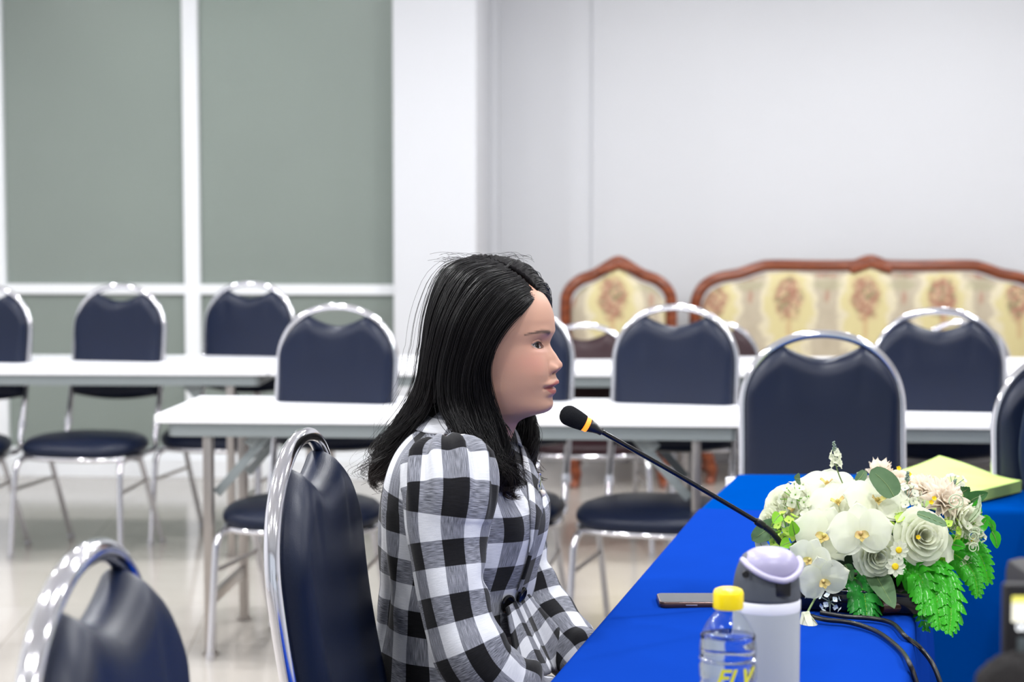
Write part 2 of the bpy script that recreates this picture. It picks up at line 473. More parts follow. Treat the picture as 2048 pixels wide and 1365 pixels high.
place_chair(CH, 2172, 690, 1.07, D(-4), 'navy banquet chair under the person in navy, only its chrome side tube showing', g3)
place_chair(CH, 604, 857, 1.07, D(83.5), 'navy banquet chair directly behind the seated woman in the checked jacket', g3)
place_chair(CH, 172, 1085, 1.07, D(86), 'nearest navy banquet chair, seen at the bottom left corner', g3)
gm = 'maroon chairs in front of the floral sofa'
place_chair(MC, 1168, 646, .90, D(2), 'maroon banquet chair in front of the floral armchair', gm)
place_chair(MC, 1425, 640, .90, D(2), 'maroon banquet chair in front of the left end of the floral sofa', gm)
place_chair(MC, 1925, 640, .90, D(2), 'maroon banquet chair in front of the right half of the floral sofa', gm)

# ---------------------------------------------------------------- folding tables
def make_table(Ln, Dp, name='folding_table'):
    root = empty(name); h = .75
    b = MB(); b.box((0, 0, h-.0125), (Ln, Dp, .025), None, .004); b.build('tabletop', MAT['laminate'], root, auto=30)
    b = MB()
    for s in (-1, 1):
        b.box((0, s*(Dp/2-.03), h-.047), (Ln-.10, .025, .042), None, .002); b.box((s*(Ln/2-.05), 0, h-.047), (.025, Dp-.06, .042), None, .002)
    b.build('apron', MAT['grey_paint'], root)
    for s in (-1, 1):
        xe = s*(Ln/2-.155)
        for t in (-1, 1):
            b = MB(); b.bar((xe, t*(Dp/2-.05), 0.008), (xe, t*(Dp/2-.05), h-.03), .042, .028, bev=.004)
            b.box((xe, t*(Dp/2-.05), .006), (.046, .032, .012), None, .002)
            b.build('leg', MAT['steel'], root)
            b = MB(); b.bar((xe-s*.02, t*(Dp/2-.072), .50), (xe-s*.20, t*(Dp/2-.072), h-.045), .028, .008, up=(0, 1, 0), bev=.001)
            b.bar((xe-s*.12, t*(Dp/2-.065), h-.10), (xe-s*.16, t*(Dp/2-.065), h-.055), .034, .008, up=(0, 1, 0), bev=.001)
            b.build('brace', MAT['grey_paint'], root)
        b = MB(); b.bar((xe, -Dp/2+.05, .17), (xe, Dp/2-.05, .17), .02, .035); b.build('crossbar', MAT['steel'], root)
    return root
T = make_table(1.8, .60)
def place_table(o, x0px, y0px, x1px, y1px, frac0, label, group, Dp=.6):
    """far edge passes through the two pixels; frac0 = distance of the left end along it from the first point"""
    a = at_z(x0px, y0px, .75); b = at_z(x1px, y1px, .75); d = (b-a).normalized(); nrm = Vector((d.y, -d.x, 0))
    c = a+d*(frac0+.9)+nrm*(Dp/2)
    o.location = (c.x, c.y, 0); o.rotation_euler = (0, 0, math.atan2(d.y, d.x)); tag(o, label, 'table', group)
gt = 'white folding tables in the middle row'
place_table(T, 400, 792, 2010, 803, 0, 'white folding table in the middle row, its left end free', gt)
place_table(copy_tree(T), 400, 792, 2010, 803, 1.805, 'white folding table in the middle row, behind the flowers at the right', gt)
gf = 'white folding tables in the far row'
T2 = make_table(1.8, .72)
place_table(T2, 0, 709.5, 2048, 715, -.52, 'far white folding table in front of the frosted glass wall', gf, .72)
place_table(copy_tree(T2), 0, 709.5, 2048, 715, 1.285, 'far white folding table running behind the head of the seated woman', gf, .72)
place_table(copy_tree(T2), 0, 709.5, 2048, 715, 3.09, 'far white folding table in front of the floral sofa', gf, .72)

# ---------------------------------------------------------------- carved sofa and armchair
def m_floral():
    m, nt, b = newmat('floral_tapestry')
    tc = N(nt, 'ShaderNodeTexCoord'); sp = N(nt, 'ShaderNodeSeparateXYZ'); L(nt, tc.outputs['Object'], sp.inputs[0])
    dn = N(nt, 'ShaderNodeTexNoise'); dn.inputs['Scale'].default_value = 14; L(nt, tc.outputs['Object'], dn.inputs['Vector'])
    dis = math_n(nt, 'MULTIPLY', math_n(nt, 'SUBTRACT', dn.outputs['Fac'], .5), .10)
    X = math_n(nt, 'ADD', sp.outputs['X'], .03); Z = math_n(nt, 'ADD', math_n(nt, 'ADD', sp.outputs['Z'], sp.outputs['Y']), 0.0)
    per = .40
    def cell(off):
        xx = math_n(nt, 'DIVIDE', math_n(nt, 'ADD', X, off), per)
        fr_ = math_n(nt, 'SUBTRACT', math_n(nt, 'FRACT', math_n(nt, 'ADD', xx, 50.5)), .5)
        return math_n(nt, 'MULTIPLY', fr_, per)
    def vdist(cx, cz, sx_, sz_, w=dis):
        a = math_n(nt, 'DIVIDE', cx, sx_); c = math_n(nt, 'DIVIDE', math_n(nt, 'SUBTRACT', Z, cz), sz_)
        r = math_n(nt, 'SQRT', math_n(nt, 'ADD', math_n(nt, 'MULTIPLY', a, a), math_n(nt, 'MULTIPLY', c, c)))
        return math_n(nt, 'ADD', r, math_n(nt, 'MULTIPLY', w, 8.0))
    def mask(d, e0, e1):
        n = N(nt, 'ShaderNodeMapRange'); n.inputs[1].default_value = e0; n.inputs[2].default_value = e1; n.inputs[3].default_value = 1; n.inputs[4].default_value = 0
        L(nt, d, n.inputs[0]); return n.outputs[0]
    c0 = cell(0); c1 = cell(.2)
    vo = N(nt, 'ShaderNodeTexVoronoi'); vo.inputs['Scale'].default_value = 58; L(nt, tc.outputs['Object'], vo.inputs['Vector'])
    base = mixc(nt, dn.outputs['Fac'], srgb(168, 154, 134), srgb(198, 188, 166))
    d_med = vdist(c0, .80, .150, .32)
    base = mixc(nt, mask(d_med, .95, 1.05), base, srgb(214, 204, 176))
    base = mixc(nt, mask(d_med, .72, .85), base, srgb(208, 196, 146))
    cr = N(nt, 'ShaderNodeValToRGB'); e = cr.color_ramp; e.interpolation = 'CONSTANT'
    e.elements[0].position = 0; e.elements[0].color = srgb(150, 96, 84); e.elements[1].position = .35; e.elements[1].color = srgb(178, 136, 118)
    for p, c in ((.55, srgb(118, 114, 84)), (.7, srgb(196, 166, 132)), (.85, srgb(152, 84, 80))):
        q = e.elements.new(p); q.color = c
    sc = N(nt, 'ShaderNodeSeparateColor'); L(nt, vo.outputs['Color'], sc.inputs[0]); L(nt, sc.outputs[0], cr.inputs[0])
    d_b = vdist(c0, .86, .080, .13); base = mixc(nt, math_n(nt, 'MULTIPLY', mask(d_b, .75, 1.1), .8), base, cr.outputs[0])
    d_s = vdist(c0, .70, .018, .07); base = mixc(nt, math_n(nt, 'MULTIPLY', mask(d_s, .8, 1.0), .3), base, srgb(176, 108, 84))
    d_c = vdist(c1, 1.0, .075, .03); base = mixc(nt, math_n(nt, 'MULTIPLY', mask(d_c, .6, 1.0), .65), base, cr.outputs[0])
    d_e = vdist(c1, .86, .02, .05); base = mixc(nt, math_n(nt, 'MULTIPLY', mask(d_e, .5, 1.0), .55), base, srgb(170, 120, 100))
    d_f = vdist(c1, .93, .10, .035); base = mixc(nt, math_n(nt, 'MULTIPLY', mask(d_f, .7, 1.0), .35), base, srgb(150, 150, 110))
    L(nt, base, b.inputs['Base Color']); b.inputs['Roughness'].default_value = .8
    wv = N(nt, 'ShaderNodeTexWave'); wv.inputs['Scale'].default_value = 120; L(nt, tc.outputs['Object'], wv.inputs['Vector'])
    bp = N(nt, 'ShaderNodeBump'); bp.inputs['Strength'].default_value = .15; L(nt, wv.outputs['Fac'], bp.inputs['Height']); L(nt, bp.outputs[0], b.inputs['Normal'])
    return m
MAT['floral'] = m_floral()
def m_wood(name, c1, c2, rough=.3):
    m, nt, b = newmat(name); tc = N(nt, 'ShaderNodeTexCoord'); wv = N(nt, 'ShaderNodeTexWave'); wv.bands_direction = 'Z'
    wv.inputs['Scale'].default_value = 6; wv.inputs['Distortion'].default_value = 6; wv.inputs['Detail'].default_value = 3
    L(nt, tc.outputs['Object'], wv.inputs['Vector']); L(nt, mixc(nt, wv.outputs['Fac'], c1, c2), b.inputs['Base Color']); b.inputs['Roughness'].default_value = rough
    return m
MAT['wood'] = m_wood('orange_brown_wood', srgb(112, 52, 28), srgb(140, 72, 40))
def outline_half(pts, scale, cpx, z_of):
    return [((x-cpx)/scale, z_of(y)) for x, y in pts]
def make_settee(name, hw, top_pts, seatw, label, cat, loc, n_legs):
    """top_pts: list of (x, z) for the left half from the side up to the centre"""
    root = empty(name, loc, YAW*.6, label, cat)
    full = top_pts+[(-x, z) for x, z in top_pts[-2::-1]]
    P = catmull([(x, 0, z) for x, z in full], 6)
    P = [(p.x, 0.0, p.z) for p in P]
    b = MB()
    # wooden show frame round the back: flattened tube with moulding
    rs = []
    path = [( -hw, 0, .30)]+P+[(hw, 0, .30)]
    b.tube(path, .030, 12); b.tube([(x, -.014, z) for x, y, z in path], .018, 8)
    cx, ct = 0, max(z for x, z in full)
    b2 = []
    for k in range(-3, 4):
        b.lathe([(0, -.03), (.018, -.024), (.024, 0), (.018, .024), (0, .03)], 12, (k*.03, -.02, ct-.018-abs(k)*.010), Matrix.Rotation(PI/2, 3, 'X'))
    b.build('back_frame', MAT['wood'], root)
    # upholstered back
    b = MB(); inner = [(x*(1-.03/hw), z-.035) for x, z in [(p[0], p[2]) for p in P]]
    inner = [(-hw+.03, .33)]+inner+[(hw-.03, .33)]
    n = len(inner); cz = .65
    layers = []
    for k, y in ((1.0, .0), (1.0, -.015), (.97, -.035), (.9, -.05), (.6, -.062), (.25, -.066), (.0, -.067)):
        layers.append([(x*k if hw < .4 else (x-math.copysign((1-k)*min(abs(x), .25), x)), y, cz+(z-cz)*k) for x, z in inner])
    b.grid(layers, closed_u=True); bk = [(x, .02, z) for x, z in inner]
    b.grid([layers[0], bk], closed_u=True); b.f.append(tuple(range(len(b.v)-n, len(b.v))))
    b.build('backrest', MAT['floral'], root, auto=50)
    b = MB(); b.box((0, -.30, .40), (2*hw-.10, .56, .15), None, .045); b.build('seat', MAT['floral'], root, auto=0)
    b = MB(); b.box((0, -.30, .295), (2*hw-.06, .58, .07), None, .012)
    b.build('seat_rail', MAT['wood'], root)
    for s in (-1, 1):
        b = MB(); x = s*(hw-.02)
        b.tube(catmull([(x, -.01, .70), (x*1.01, -.2, .66), (x*1.03, -.42, .66), (x*1.03, -.50, .62), (x, -.48, .56)], 6), .028, 10)
        b.tube(catmull([(x, -.48, .56), (x*.98, -.44, .45), (x*.99, -.50, .34)], 5), .024, 10)
        b.build('arm', MAT['wood'], root)
        b = MB(); b.box((s*(hw-.02), -.22, .63), (.07, .30, .05), None, .02); b.build('arm_pad', MAT['floral'], root)
        for yy in (-.55, -.05):
            b = MB(); b.tube(catmull([(s*(hw-.05), yy, .27), (s*(hw-.03), yy-.02 if yy < -.3 else yy, .18), (s*(hw-.06), yy, .06), (s*(hw-.045), yy-.015, .0)], 5), [.034]*6+[.028]*5+[.022]*4+[.026], 10)
            b.build('leg', MAT['wood'], root)
    return root
ys = 9.95
def zz(py): return at(1500, py, ys).z
def xx(px, c): return (at(px, 560, ys).x-at(c, 560, ys).x)
sofa_pts = [(xx(1392, 1740), .52), (xx(1391, 1740), zz(640)), (xx(1394, 1740), zz(600)), (xx(1410, 1740), zz(572)), (xx(1440, 1740), zz(556)), (xx(1480, 1740), zz(548)), (xx(1515, 1740), zz(536)), (xx(1545, 1740), zz(531)), (xx(1640, 1740), zz(532)), (xx(1706, 1740), zz(531)), (xx(1722, 1740), zz(526)), (0, zz(521))]
pc = at(1740, 560, ys)
make_settee('sofa', -sofa_pts[0][0], sofa_pts, 1.8, 'wide carved wooden sofa with cream floral tapestry back against the white wall', 'sofa', (pc.x, pc.y, 0), 4)
ys = 9.85
arm_pts = [(xx(1132, 1237), .52), (xx(1131, 1237), zz(620)), (xx(1136, 1237), zz(585)), (xx(1158, 1237), zz(562)), (xx(1190, 1237), zz(549)), (xx(1216, 1237), zz(533)), (xx(1228, 1237), zz(526)), (0, zz(523))]
pc = at(1237, 560, ys)
make_settee('armchair', -arm_pts[0][0], arm_pts, .55, 'single carved wooden armchair with pointed cream floral tapestry back, left of the sofa', 'armchair', (pc.x, pc.y, 0), 4)
# ---------------------------------------------------------------- blue-clothed tables
def m_cloth(name, c):
    m, nt, b = newmat(name); tc = N(nt, 'ShaderNodeTexCoord')
    n1 = N(nt, 'ShaderNodeTexNoise'); n1.inputs['Scale'].default_value = 900; L(nt, tc.outputs['Object'], n1.inputs['Vector'])
    n2 = N(nt, 'ShaderNodeTexNoise'); n2.inputs['Scale'].default_value = 5; L(nt, tc.outputs['Object'], n2.inputs['Vector'])
    f = math_n(nt, 'ADD', math_n(nt, 'MULTIPLY', n1.outputs['Fac'], .35), math_n(nt, 'MULTIPLY', n2.outputs['Fac'], .65))
    L(nt, mixc(nt, f, tuple(x*.86 for x in c[:3])+(1,), tuple(min(1, x*1.12) for x in c[:3])+(1,)), b.inputs['Base Color'])
    b.inputs['Roughness'].default_value = .9; b.inputs['Specular IOR Level'].default_value = .0
    bp = N(nt, 'ShaderNodeBump'); bp.inputs['Strength'].default_value = .2; bp.inputs['Distance'].default_value = .0006
    L(nt, n1.outputs['Fac'], bp.inputs['Height']); L(nt, bp.outputs[0], b.inputs['Normal'])
    return m
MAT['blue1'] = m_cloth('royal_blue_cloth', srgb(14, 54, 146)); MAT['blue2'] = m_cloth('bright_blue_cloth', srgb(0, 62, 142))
TA = at_z(1110, 1365, .752); TB = at_z(1405, 1018, .752); tdir = (TB-TA).normalized(); tn = Vector((tdir.y, -tdir.x, 0))
TC_ = at_z(1480, 951, .75)
BW = (at_z(1812, 1262, .752)-TA).dot(tn)
FA = math.atan2(-tdir.x, tdir.y)
print('blue table width', BW, 'yaw', math.degrees(FA))
def cloth(name, o, ax, ay, lx, ly, drops, z, mat, seed, bulge=.0, wr=.0012):
    """cloth over a table: o corner, ax/ay unit axes, lx/ly size, drops = length hanging from (x0, x1, y0, y1) sides"""
    r = random.Random(seed); b = MB(); nx, ny = int(lx/.035), int(ly/.035); rad = .012
    def top(u, v):
        h = wr*(math.sin(u*11+seed)*math.sin(v*7+1)+.6*math.sin(u*23+v*17))
        h *= min(1, min(u, lx-u)/.06)*min(1, min(v, ly-v)/.06)
        return o+ax*u+ay*v+Vector((0, 0, z+h))
    G = [[top(lx*i/nx, ly*j/ny) for i in range(nx+1)] for j in range(ny+1)]
    b.grid(G)
    sides = [(drops[0], [o+ay*(ly*j/ny) for j in range(ny+1)], -ax), (drops[1], [o+ax*lx+ay*(ly*j/ny) for j in range(ny+1)], ax),
             (drops[2], [o+ax*(lx*i/nx) for i in range(nx+1)], -ay), (drops[3], [o+ay*ly+ax*(lx*i/nx) for i in range(nx+1)], ay)]
    for dl, base, nrm in sides:
        if dl <= 0: continue
        ph = [r.uniform(0, 6) for _ in range(4)]; R = []
        m = 16
        for k in range(m+1):
            t = k/m; row = []
            for q, p in enumerate(base):
                s = q*.035
                if k < 4: a = (k/3)*PI/2; out, dz = rad*math.sin(a), -rad*(1-math.cos(a))
                else: tt = (k-3)/(m-3); out, dz = rad+bulge*tt**.7, -rad-(dl-rad)*tt
                f = max(0, (-dz-rad)/dl)
                out += f**.6*(.010*math.sin(s*14+ph[0])+.007*math.sin(s*31+ph[1]))+.004*f
                row.append(p+nrm*out+Vector((0, 0, z+dz)))
            R.append(row)
        b.grid(R)
    return b.build(name, mat, smooth=True, auto=0)
far_dir = (at_z(2048, 1021, .75)-at_z(1900, 1021, .75)).normalized()
o1 = TB+(TC_-TB)*.02; o1.z = 0
fd = (TC_-TB); fd.z = 0; fl = fd.length; fdn = fd.normalized()
near_o = TB-tdir*2.35; near_o.z = 0
cl1 = cloth('tablecloth', near_o, tn, tdir, BW, 2.35, (.12, .60, .60, 0), .7525, MAT['blue1'], 3, bulge=.03)
tag(cl1, 'royal blue cloth over the near table, under the bottles, phone and flowers', 'tablecloth', 'blue tablecloths')
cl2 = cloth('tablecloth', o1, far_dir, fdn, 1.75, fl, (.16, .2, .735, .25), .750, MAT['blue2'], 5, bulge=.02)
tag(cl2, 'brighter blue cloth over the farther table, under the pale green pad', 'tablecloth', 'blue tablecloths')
def plain_table(c, ang, Ln, Dp, label):
    root = empty('folding_table', (c[0], c[1], 0), ang, label, 'table', 'tables under the blue cloths')
    b = MB(); b.box((0, 0, .7355), (Ln-.012, Dp-.012, .025), None, .003); b.build('tabletop', MAT['laminate'], root, auto=30)
    for sx_ in (-1, 1):
        for sy_ in (-1, 1):
            b = MB(); b.bar((sx_*(Ln/2-.12), sy_*(Dp/2-.06), .0), (sx_*(Ln/2-.12), sy_*(Dp/2-.06), .724), .03, .03)
            b.build('leg', MAT['steel'], root)
c = near_o+tn*(BW/2)+tdir*1.165
plain_table(c, math.atan2(tdir.y, tdir.x), 2.31, BW, 'table under the royal blue cloth beside the seated woman')
c = o1+far_dir*.875+fdn*(fl/2)
plain_table(c, math.atan2(far_dir.y, far_dir.x), 1.70, fl-.06, 'table under the brighter blue cloth behind the flowers')

# ---------------------------------------------------------------- pale green pad
P0 = at_z(1878, 949, .752); P1 = at_z(2043, 985, .752); P3 = at_z(1742, 985, .752)
P2 = at_z(1880, 1024, .752)
b = MB(); n = 18; Tt = []; Bt = []
for i in range(n+1):
    u = i/n; a = []; c_ = []
    for j in range(n+1):
        v = j/n; p = P0*(1-u)*(1-v)+P1*u*(1-v)+P2*u*v+P3*(1-u)*v
        w_ = .010*math.sin(u*PI*1.6+.4)*(1-v)-.006*math.sin(v*PI)*u
        h = .012*((1-u)**3)*((1-v)**3)
        a.append(p+Vector((0, 0, .030+w_*.5+h))); c_.append(p+Vector((0, 0, .001)))
    Tt.append(a); Bt.append(c_)
b.grid(Tt); b.grid(Bt, flip=True); K = (n+1)**2
ids = [i*(n+1) for i in range(n+1)]+[n*(n+1)+j for j in range(1, n+1)]+[i*(n+1)+n for i in range(n-1, -1, -1)]+[j for j in range(n-1, 0, -1)]
for p_, q_ in zip(ids, ids[1:]+ids[:1]): b.f.append((p_, q_, q_+K, p_+K))
tag(b.build('paper_pad', M('pale_green_paper', srgb(186, 214, 118), .7, var=.02, scale=40), auto=40), 'thick pale green paper pad with wavy edges on the farther blue table', 'paper pad')

# ---------------------------------------------------------------- gooseneck microphone
MAT['black_plastic'] = M('black_plastic', srgb(20, 21, 24), .32, var=.1, scale=60)
MAT['black_gloss'] = M('glossy_black', srgb(14, 14, 16), .14, var=.1)
MAT['foam'] = M('black_foam', srgb(26, 27, 30), .95, var=.3, scale=700, bump=.8, bscale=900, spec=.1)
mb_ = at_z(1600, 1215, .7535)
mic = empty('gooseneck_microphone', (mb_.x+.02, mb_.y, .7535), 0, 'black gooseneck microphone with glowing orange ring, pointing at the woman', 'microphone')
inv = Matrix.Translation(-mic.location)
YM0, YM1 = 2.735, mb_.y
def mp_(px, py, t=0.0): return inv @ at(px, py, YM0+(YM1-YM0)*t)
tip = mp_(1121, 823); r0 = mp_(1168, 847, .02); r1 = mp_(1177, 851, .03); k1 = mp_(1198, 861, .05); e1 = mp_(1511, 1042, .8); e2 = mp_(1528, 1053, .84)
ax = (r0-tip).normalized()
Q = ax.to_track_quat('Z', 'Y').to_matrix(); Lh = (r0-tip).length
b = MB(); prof = []
for i in range(21):
    t = i/20; a = t*PI
    r = .0148*math.sqrt(max(0, 1-((t-.36)/.36)**2)) if t < .36 else .0148-.0030*((t-.36)/.64)**1.6
    prof.append((r, t*Lh))
b.lathe(prof+[(0, Lh)], 32, tip, Q); b.build('foam_windscreen', MAT['foam'], mic, auto=60)
b = MB(); Lr = (r1-r0).length; b.lathe([(.0103, 0), (.0108, .001), (.0108, Lr-.001), (.0100, Lr)], 32, r0, Q)
ringm, nt_, bb_ = newmat('orange_led_ring')
bb_.inputs['Base Color'].default_value = srgb(255, 120, 30); bb_.inputs['Emission Color'].default_value = (1.0, .20, .015, 1); bb_.inputs['Emission Strength'].default_value = 2.1
b.build('led_ring', ringm, mic)
b = MB(); Lk = (k1-r1).length; b.lathe([(.0098, 0), (.0100, .002), (.0075, Lk*.55), (.0058, Lk*.95), (.0058, Lk+.004), (.0044, Lk+.005)], 28, r1, Q); b.build('collar', MAT['black_plastic'], mic)
b = MB(); b.tube([k1, k1.lerp(e1, .5)+Vector((0, 0, .0015)), e1], .0037, 16); b.build('stem', MAT['black_gloss'], mic)
b = MB(); b.tube([e1, e1.lerp(e2, .15), e1.lerp(e2, .85), e2], [.0045, .0058, .0058, .0048], 18); b.build('stem_joint', MAT['black_plastic'], mic)
gp = catmull([e2, mp_(1546, 1068, .88), mp_(1561, 1088, .92), mp_(1570, 1108, .96), mp_(1576, 1130, .98), mp_(1582, 1160, 1), mp_(1586, 1192, 1)], 12)
b = MB(); rr = [(.0050 if i % 2 else .0041) for i in range(len(gp))]; b.tube(gp, rr, 14); b.build('gooseneck', MAT['black_plastic'], mic, auto=0)
bx0 = mp_(1586, 1192, 1)
b = MB(); b.box((.075, .01, .016), (.19, .115, .03), FA, .008); b.box((.075, -.02, .034), (.15, .055, .010), Matrix.Rotation(FA, 3, 'Z') @ Matrix.Rotation(.18, 3, 'X'), .003)
b.tube([(bx0.x, bx0.y, bx0.z-.012), (bx0.x, bx0.y, bx0.z+.006)], .0085, 16); b.box((bx0.x+.002, bx0.y, .030), (.03, .035, .028), FA, .004)
b.build('microphone_base', MAT['black_gloss'], mic)
b = MB(); b.tube([(.095, -.058, .012), (.178, -.036, .012)], .0105, 16)
b.build('end_grip', M('dark_brown_plastic', srgb(58, 34, 28), .25, var=.1), mic)

# cables running off the table edge
def cable(name, pts, r, label):
    b = MB(); b.tube(catmull(pts, 8), r, 10); tag(b.build(name, MAT['black_plastic'], auto=0), label, 'cable', 'microphone cables')
E = lambda px, py, z: at_z(px, py, z)
ce = at_z(1835, 1300, .757)
cable('cable', [E(1604, 1228, .764), E(1650, 1240, .760), E(1700, 1246, .759), E(1755, 1265, .758), E(1800, 1300, .758), E(1822, 1335, .757), at(1838, 1380, 2.60), at(1850, 1440, 2.52)+Vector((.02, 0, -.03)), at(1862, 1560, 2.5)+Vector((.03, 0, -.10)), Vector((.62, 2.5, .25)), Vector((.66, 2.52, .03)), Vector((.85, 2.6, .006)), Vector((1.2, 2.62, .006))], .0036, 'black microphone cable looping nearest to the bottles on the blue cloth')
cable('cable', [E(1640, 1226, .764), E(1690, 1234, .760), E(1745, 1238, .759), E(1785, 1248, .759), E(1812, 1275, .759), at(1835, 1308, 2.72)+Vector((.004, 0, .008)), at(1856, 1345, 2.68)+Vector((.012, 0, .0)), at(1880, 1400, 2.66)+Vector((.012, 0, -.03)), at(1895, 1520, 2.64)+Vector((.02, 0, -.10)), Vector((.68, 2.64, .25)), Vector((.72, 2.68, .03)), Vector((.9, 2.8, .006)), Vector((1.3, 2.85, .006))], .0036, 'black microphone cable dropping over the right edge of the blue cloth')

# ---------------------------------------------------------------- phone
pa = at_z(1319, 1216, .754); pb = at_z(1352, 1190, .754)
ph = empty('smartphone', (pa.x, pa.y, .7535), FA*.0, 'dark smartphone with bronze frame lying flat on the blue cloth', 'phone')
Lp, Wp, Hp = .155, .074, .0085
def rrect(x0, y0, x1, y1, r, z, m=6):
    out = []
    for cx, cy, a0 in ((x1-r, y1-r, 0), (x0+r, y1-r, 90), (x0+r, y0+r, 180), (x1-r, y0+r, 270)):
        for k in range(m+1):
            a = math.radians(a0+90*k/m); out.append((cx+r*math.cos(a), cy+r*math.sin(a), z))
    return out
b = MB(); b.grid([rrect(.001, .001, Lp-.001, Wp-.001, .011, 0), rrect(0, 0, Lp, Wp, .012, .0015), rrect(0, 0, Lp, Wp, .012, Hp-.0015), rrect(.001, .001, Lp-.001, Wp-.001, .011, Hp)], closed_u=True)
k_ = len(rrect(0, 0, 1, 1, .1, 0)); b.f.append(tuple(range(k_))); b.f.append(tuple(range(3*k_, 4*k_)))
b.build('frame', M('bronze_frame', srgb(96, 74, 70), .25, .7, var=.05), ph)
b = MB(); b.v = rrect(.003, .003, Lp-.003, Wp-.003, .010, Hp+.0003); b.f = [tuple(range(k_))]
b.build('screen', M('phone_glass', srgb(70, 74, 80), .08, var=.25, scale=120), ph, smooth=False)
b = MB(); b.box((.050, -.0003, Hp*.5), (.018, .0012, .0018), None, .0005); b.build('side_button', M('button_metal', srgb(200, 190, 186), .3, .8), ph)

# ---------------------------------------------------------------- tumbler
tp = at_z(1532, 1470, .7535); Yt = 2.16
tq = at(1532, 1300, Yt)
tb = empty('tumbler', (tq.x, tq.y, .7535), 0, 'light grey tumbler with dark grey lid and lilac carry loop', 'tumbler')
R_ = .0388; zt = at(1532, 1216, Yt).z-.7535; zl = at(1532, 1196, Yt).z-.7535
b = MB(); b.lathe([(0, 0), (R_-.006, 0), (R_-.002, .003), (R_-.001, .02), (R_, .05), (R_, zt-.001)], 48); b.build('bottle_body', M('grey_powder_coat', srgb(176, 182, 190), .45, var=.02), tb)
b = MB(); b.lathe([(R_-.0002, zt-.002), (R_+.0004, zt), (R_+.0004, zl-.002), (R_-.001, zl)], 48); b.build('collar_band', M('white_band', srgb(232, 234, 246), .35), tb)
zt2 = at(1532, 1112, Yt).z-.7535; hL = zt2-zl
prof = [(R_-.001, zl-.001), (R_+.0003, zl+.003)]
for i in range(13):
    t = i/12; prof.append((R_*(1-.02*t-.26*t**2.6), zl+.003+(hL-.003)*t))
prof += [(R_*.62, zt2+.003), (0, zt2+.004)]
b = MB(); b.lathe(prof, 48); b.build('lid', M('dark_grey_lid', srgb(74, 79, 88), .55, var=.03), tb)
lil = M('lilac_plastic', srgb(158, 153, 184), .35, var=.02)
b = MB()
# the domed spout cover, lower at the front, and the carry loop round its lower rim
CX, CY, CZ = .0035, -.003, zt2-.024
def dome(th, fi, k=1.0):
    se = lambda v, p: math.copysign(abs(v)**p, v)
    return (CX+.0335*k*se(math.sin(th), .72)*se(math.cos(fi), .85), CY+.0350*k*se(math.sin(th), .72)*se(math.sin(fi), .85), CZ+.0340*k*se(math.cos(th), .62))
def th_max(fi):
    fr3 = max(0, -math.sin(fi-.25)); return 1.12+.42*fr3**1.3
rows = []
for i in range(15):
    rows.append([dome(th_max(2*PI*j/48)*i/14, 2*PI*j/48) for j in range(48)])
for k in (.95, .9): rows.append([dome(th_max(2*PI*j/48), 2*PI*j/48, k) for j in range(48)])
b.grid(rows, closed_u=True); b.build('spout_cover', lil, tb, auto=0)
b = MB(); lp = [dome(th_max(a)+.02, a, 1.06) for a in np.linspace(PI+.15, 2*PI+.12, 22)]
b.tube(lp, .0036, 10); b.build('carry_loop', M('lilac_loop', srgb(180, 176, 200), .3, var=.03), tb, auto=0)
b = MB(); b.box((.014, -R_*.93, zl+.019), (.017, .007, .020), None, .002); b.build('release_button', MAT['black_plastic'], tb)
b = MB(); b.lathe([(0, 0), (.004, 0), (.0045, .002), (.004, .004), (0, .004)], 12, (-.028, -.028, zt2-.016), Matrix.Rotation(PI/2, 3, 'X')); b.build('loop_pin', MAT['black_plastic'], tb)

# ---------------------------------------------------------------- water bottle
Yb = 2.03; bq = at(1456, 1300, Yb)
wb = empty('water_bottle', (bq.x, bq.y, .7535), 0, 'clear plastic water bottle with yellow cap and yellow lettering', 'bottle')
ztop = at(1456, 1176, Yb).z-.7535; sc_ = Yb/F_PX
zc = ztop-(44*sc_); zs = ztop-62*sc_
RB = 59*sc_*1.0
prof = [(0, .004), (.010, .003), (RB*.55, .006), (RB*.82, 0), (RB*.96, .006), (RB, .016)]
zz_ = .03
while zz_ < ztop-.085:
    prof += [(RB, zz_), (RB*.965, zz_+.003), (RB*.965, zz_+.005), (RB, zz_+.008)]; zz_ += .021 if not (.045 < zz_ < .06) else .03
prof += [(RB, ztop-.078), (RB*.97, ztop-.073), (RB*.99, ztop-.068), (RB*.965, ztop-.060), (RB*.90, ztop-.050), (RB*.76, ztop-.040), (RB*.58, ztop-.032), (RB*.44, ztop-.027), (RB*.40, ztop-.022), (.0125, ztop-.020), (.0125, ztop-.004)]
prof = [p for i, p in enumerate(prof) if i == 0 or p[1] > prof[i-1][1]-.007]
pet, nt, bs = newmat('clear_plastic'); bs.inputs['Base Color'].default_value = (.97, 1, 1, 1); bs.inputs['Roughness'].default_value = .03; bs.inputs['Transmission Weight'].default_value = 1; bs.inputs['IOR'].default_value = 1.25
_fr = N(nt, 'ShaderNodeLayerWeight'); _fr.inputs[0].default_value = .12; _gl = N(nt, 'ShaderNodeBsdfGlossy'); _gl.inputs['Roughness'].default_value = .05
_tp = N(nt, 'ShaderNodeBsdfTransparent'); _tp.inputs[0].default_value = (.95, .975, .98, 1); _mx = N(nt, 'ShaderNodeMixShader')
L(nt, _fr.outputs[1], _mx.inputs[0]); L(nt, _tp.outputs[0], _mx.inputs[1]); L(nt, _gl.outputs[0], _mx.inputs[2]); L(nt, _mx.outputs[0], nt.nodes['Material Output'].inputs['Surface'])
b = MB(); b.lathe(prof, 56)
inn = [(max(0, r-.0009), z+.0009) for r, z in prof]
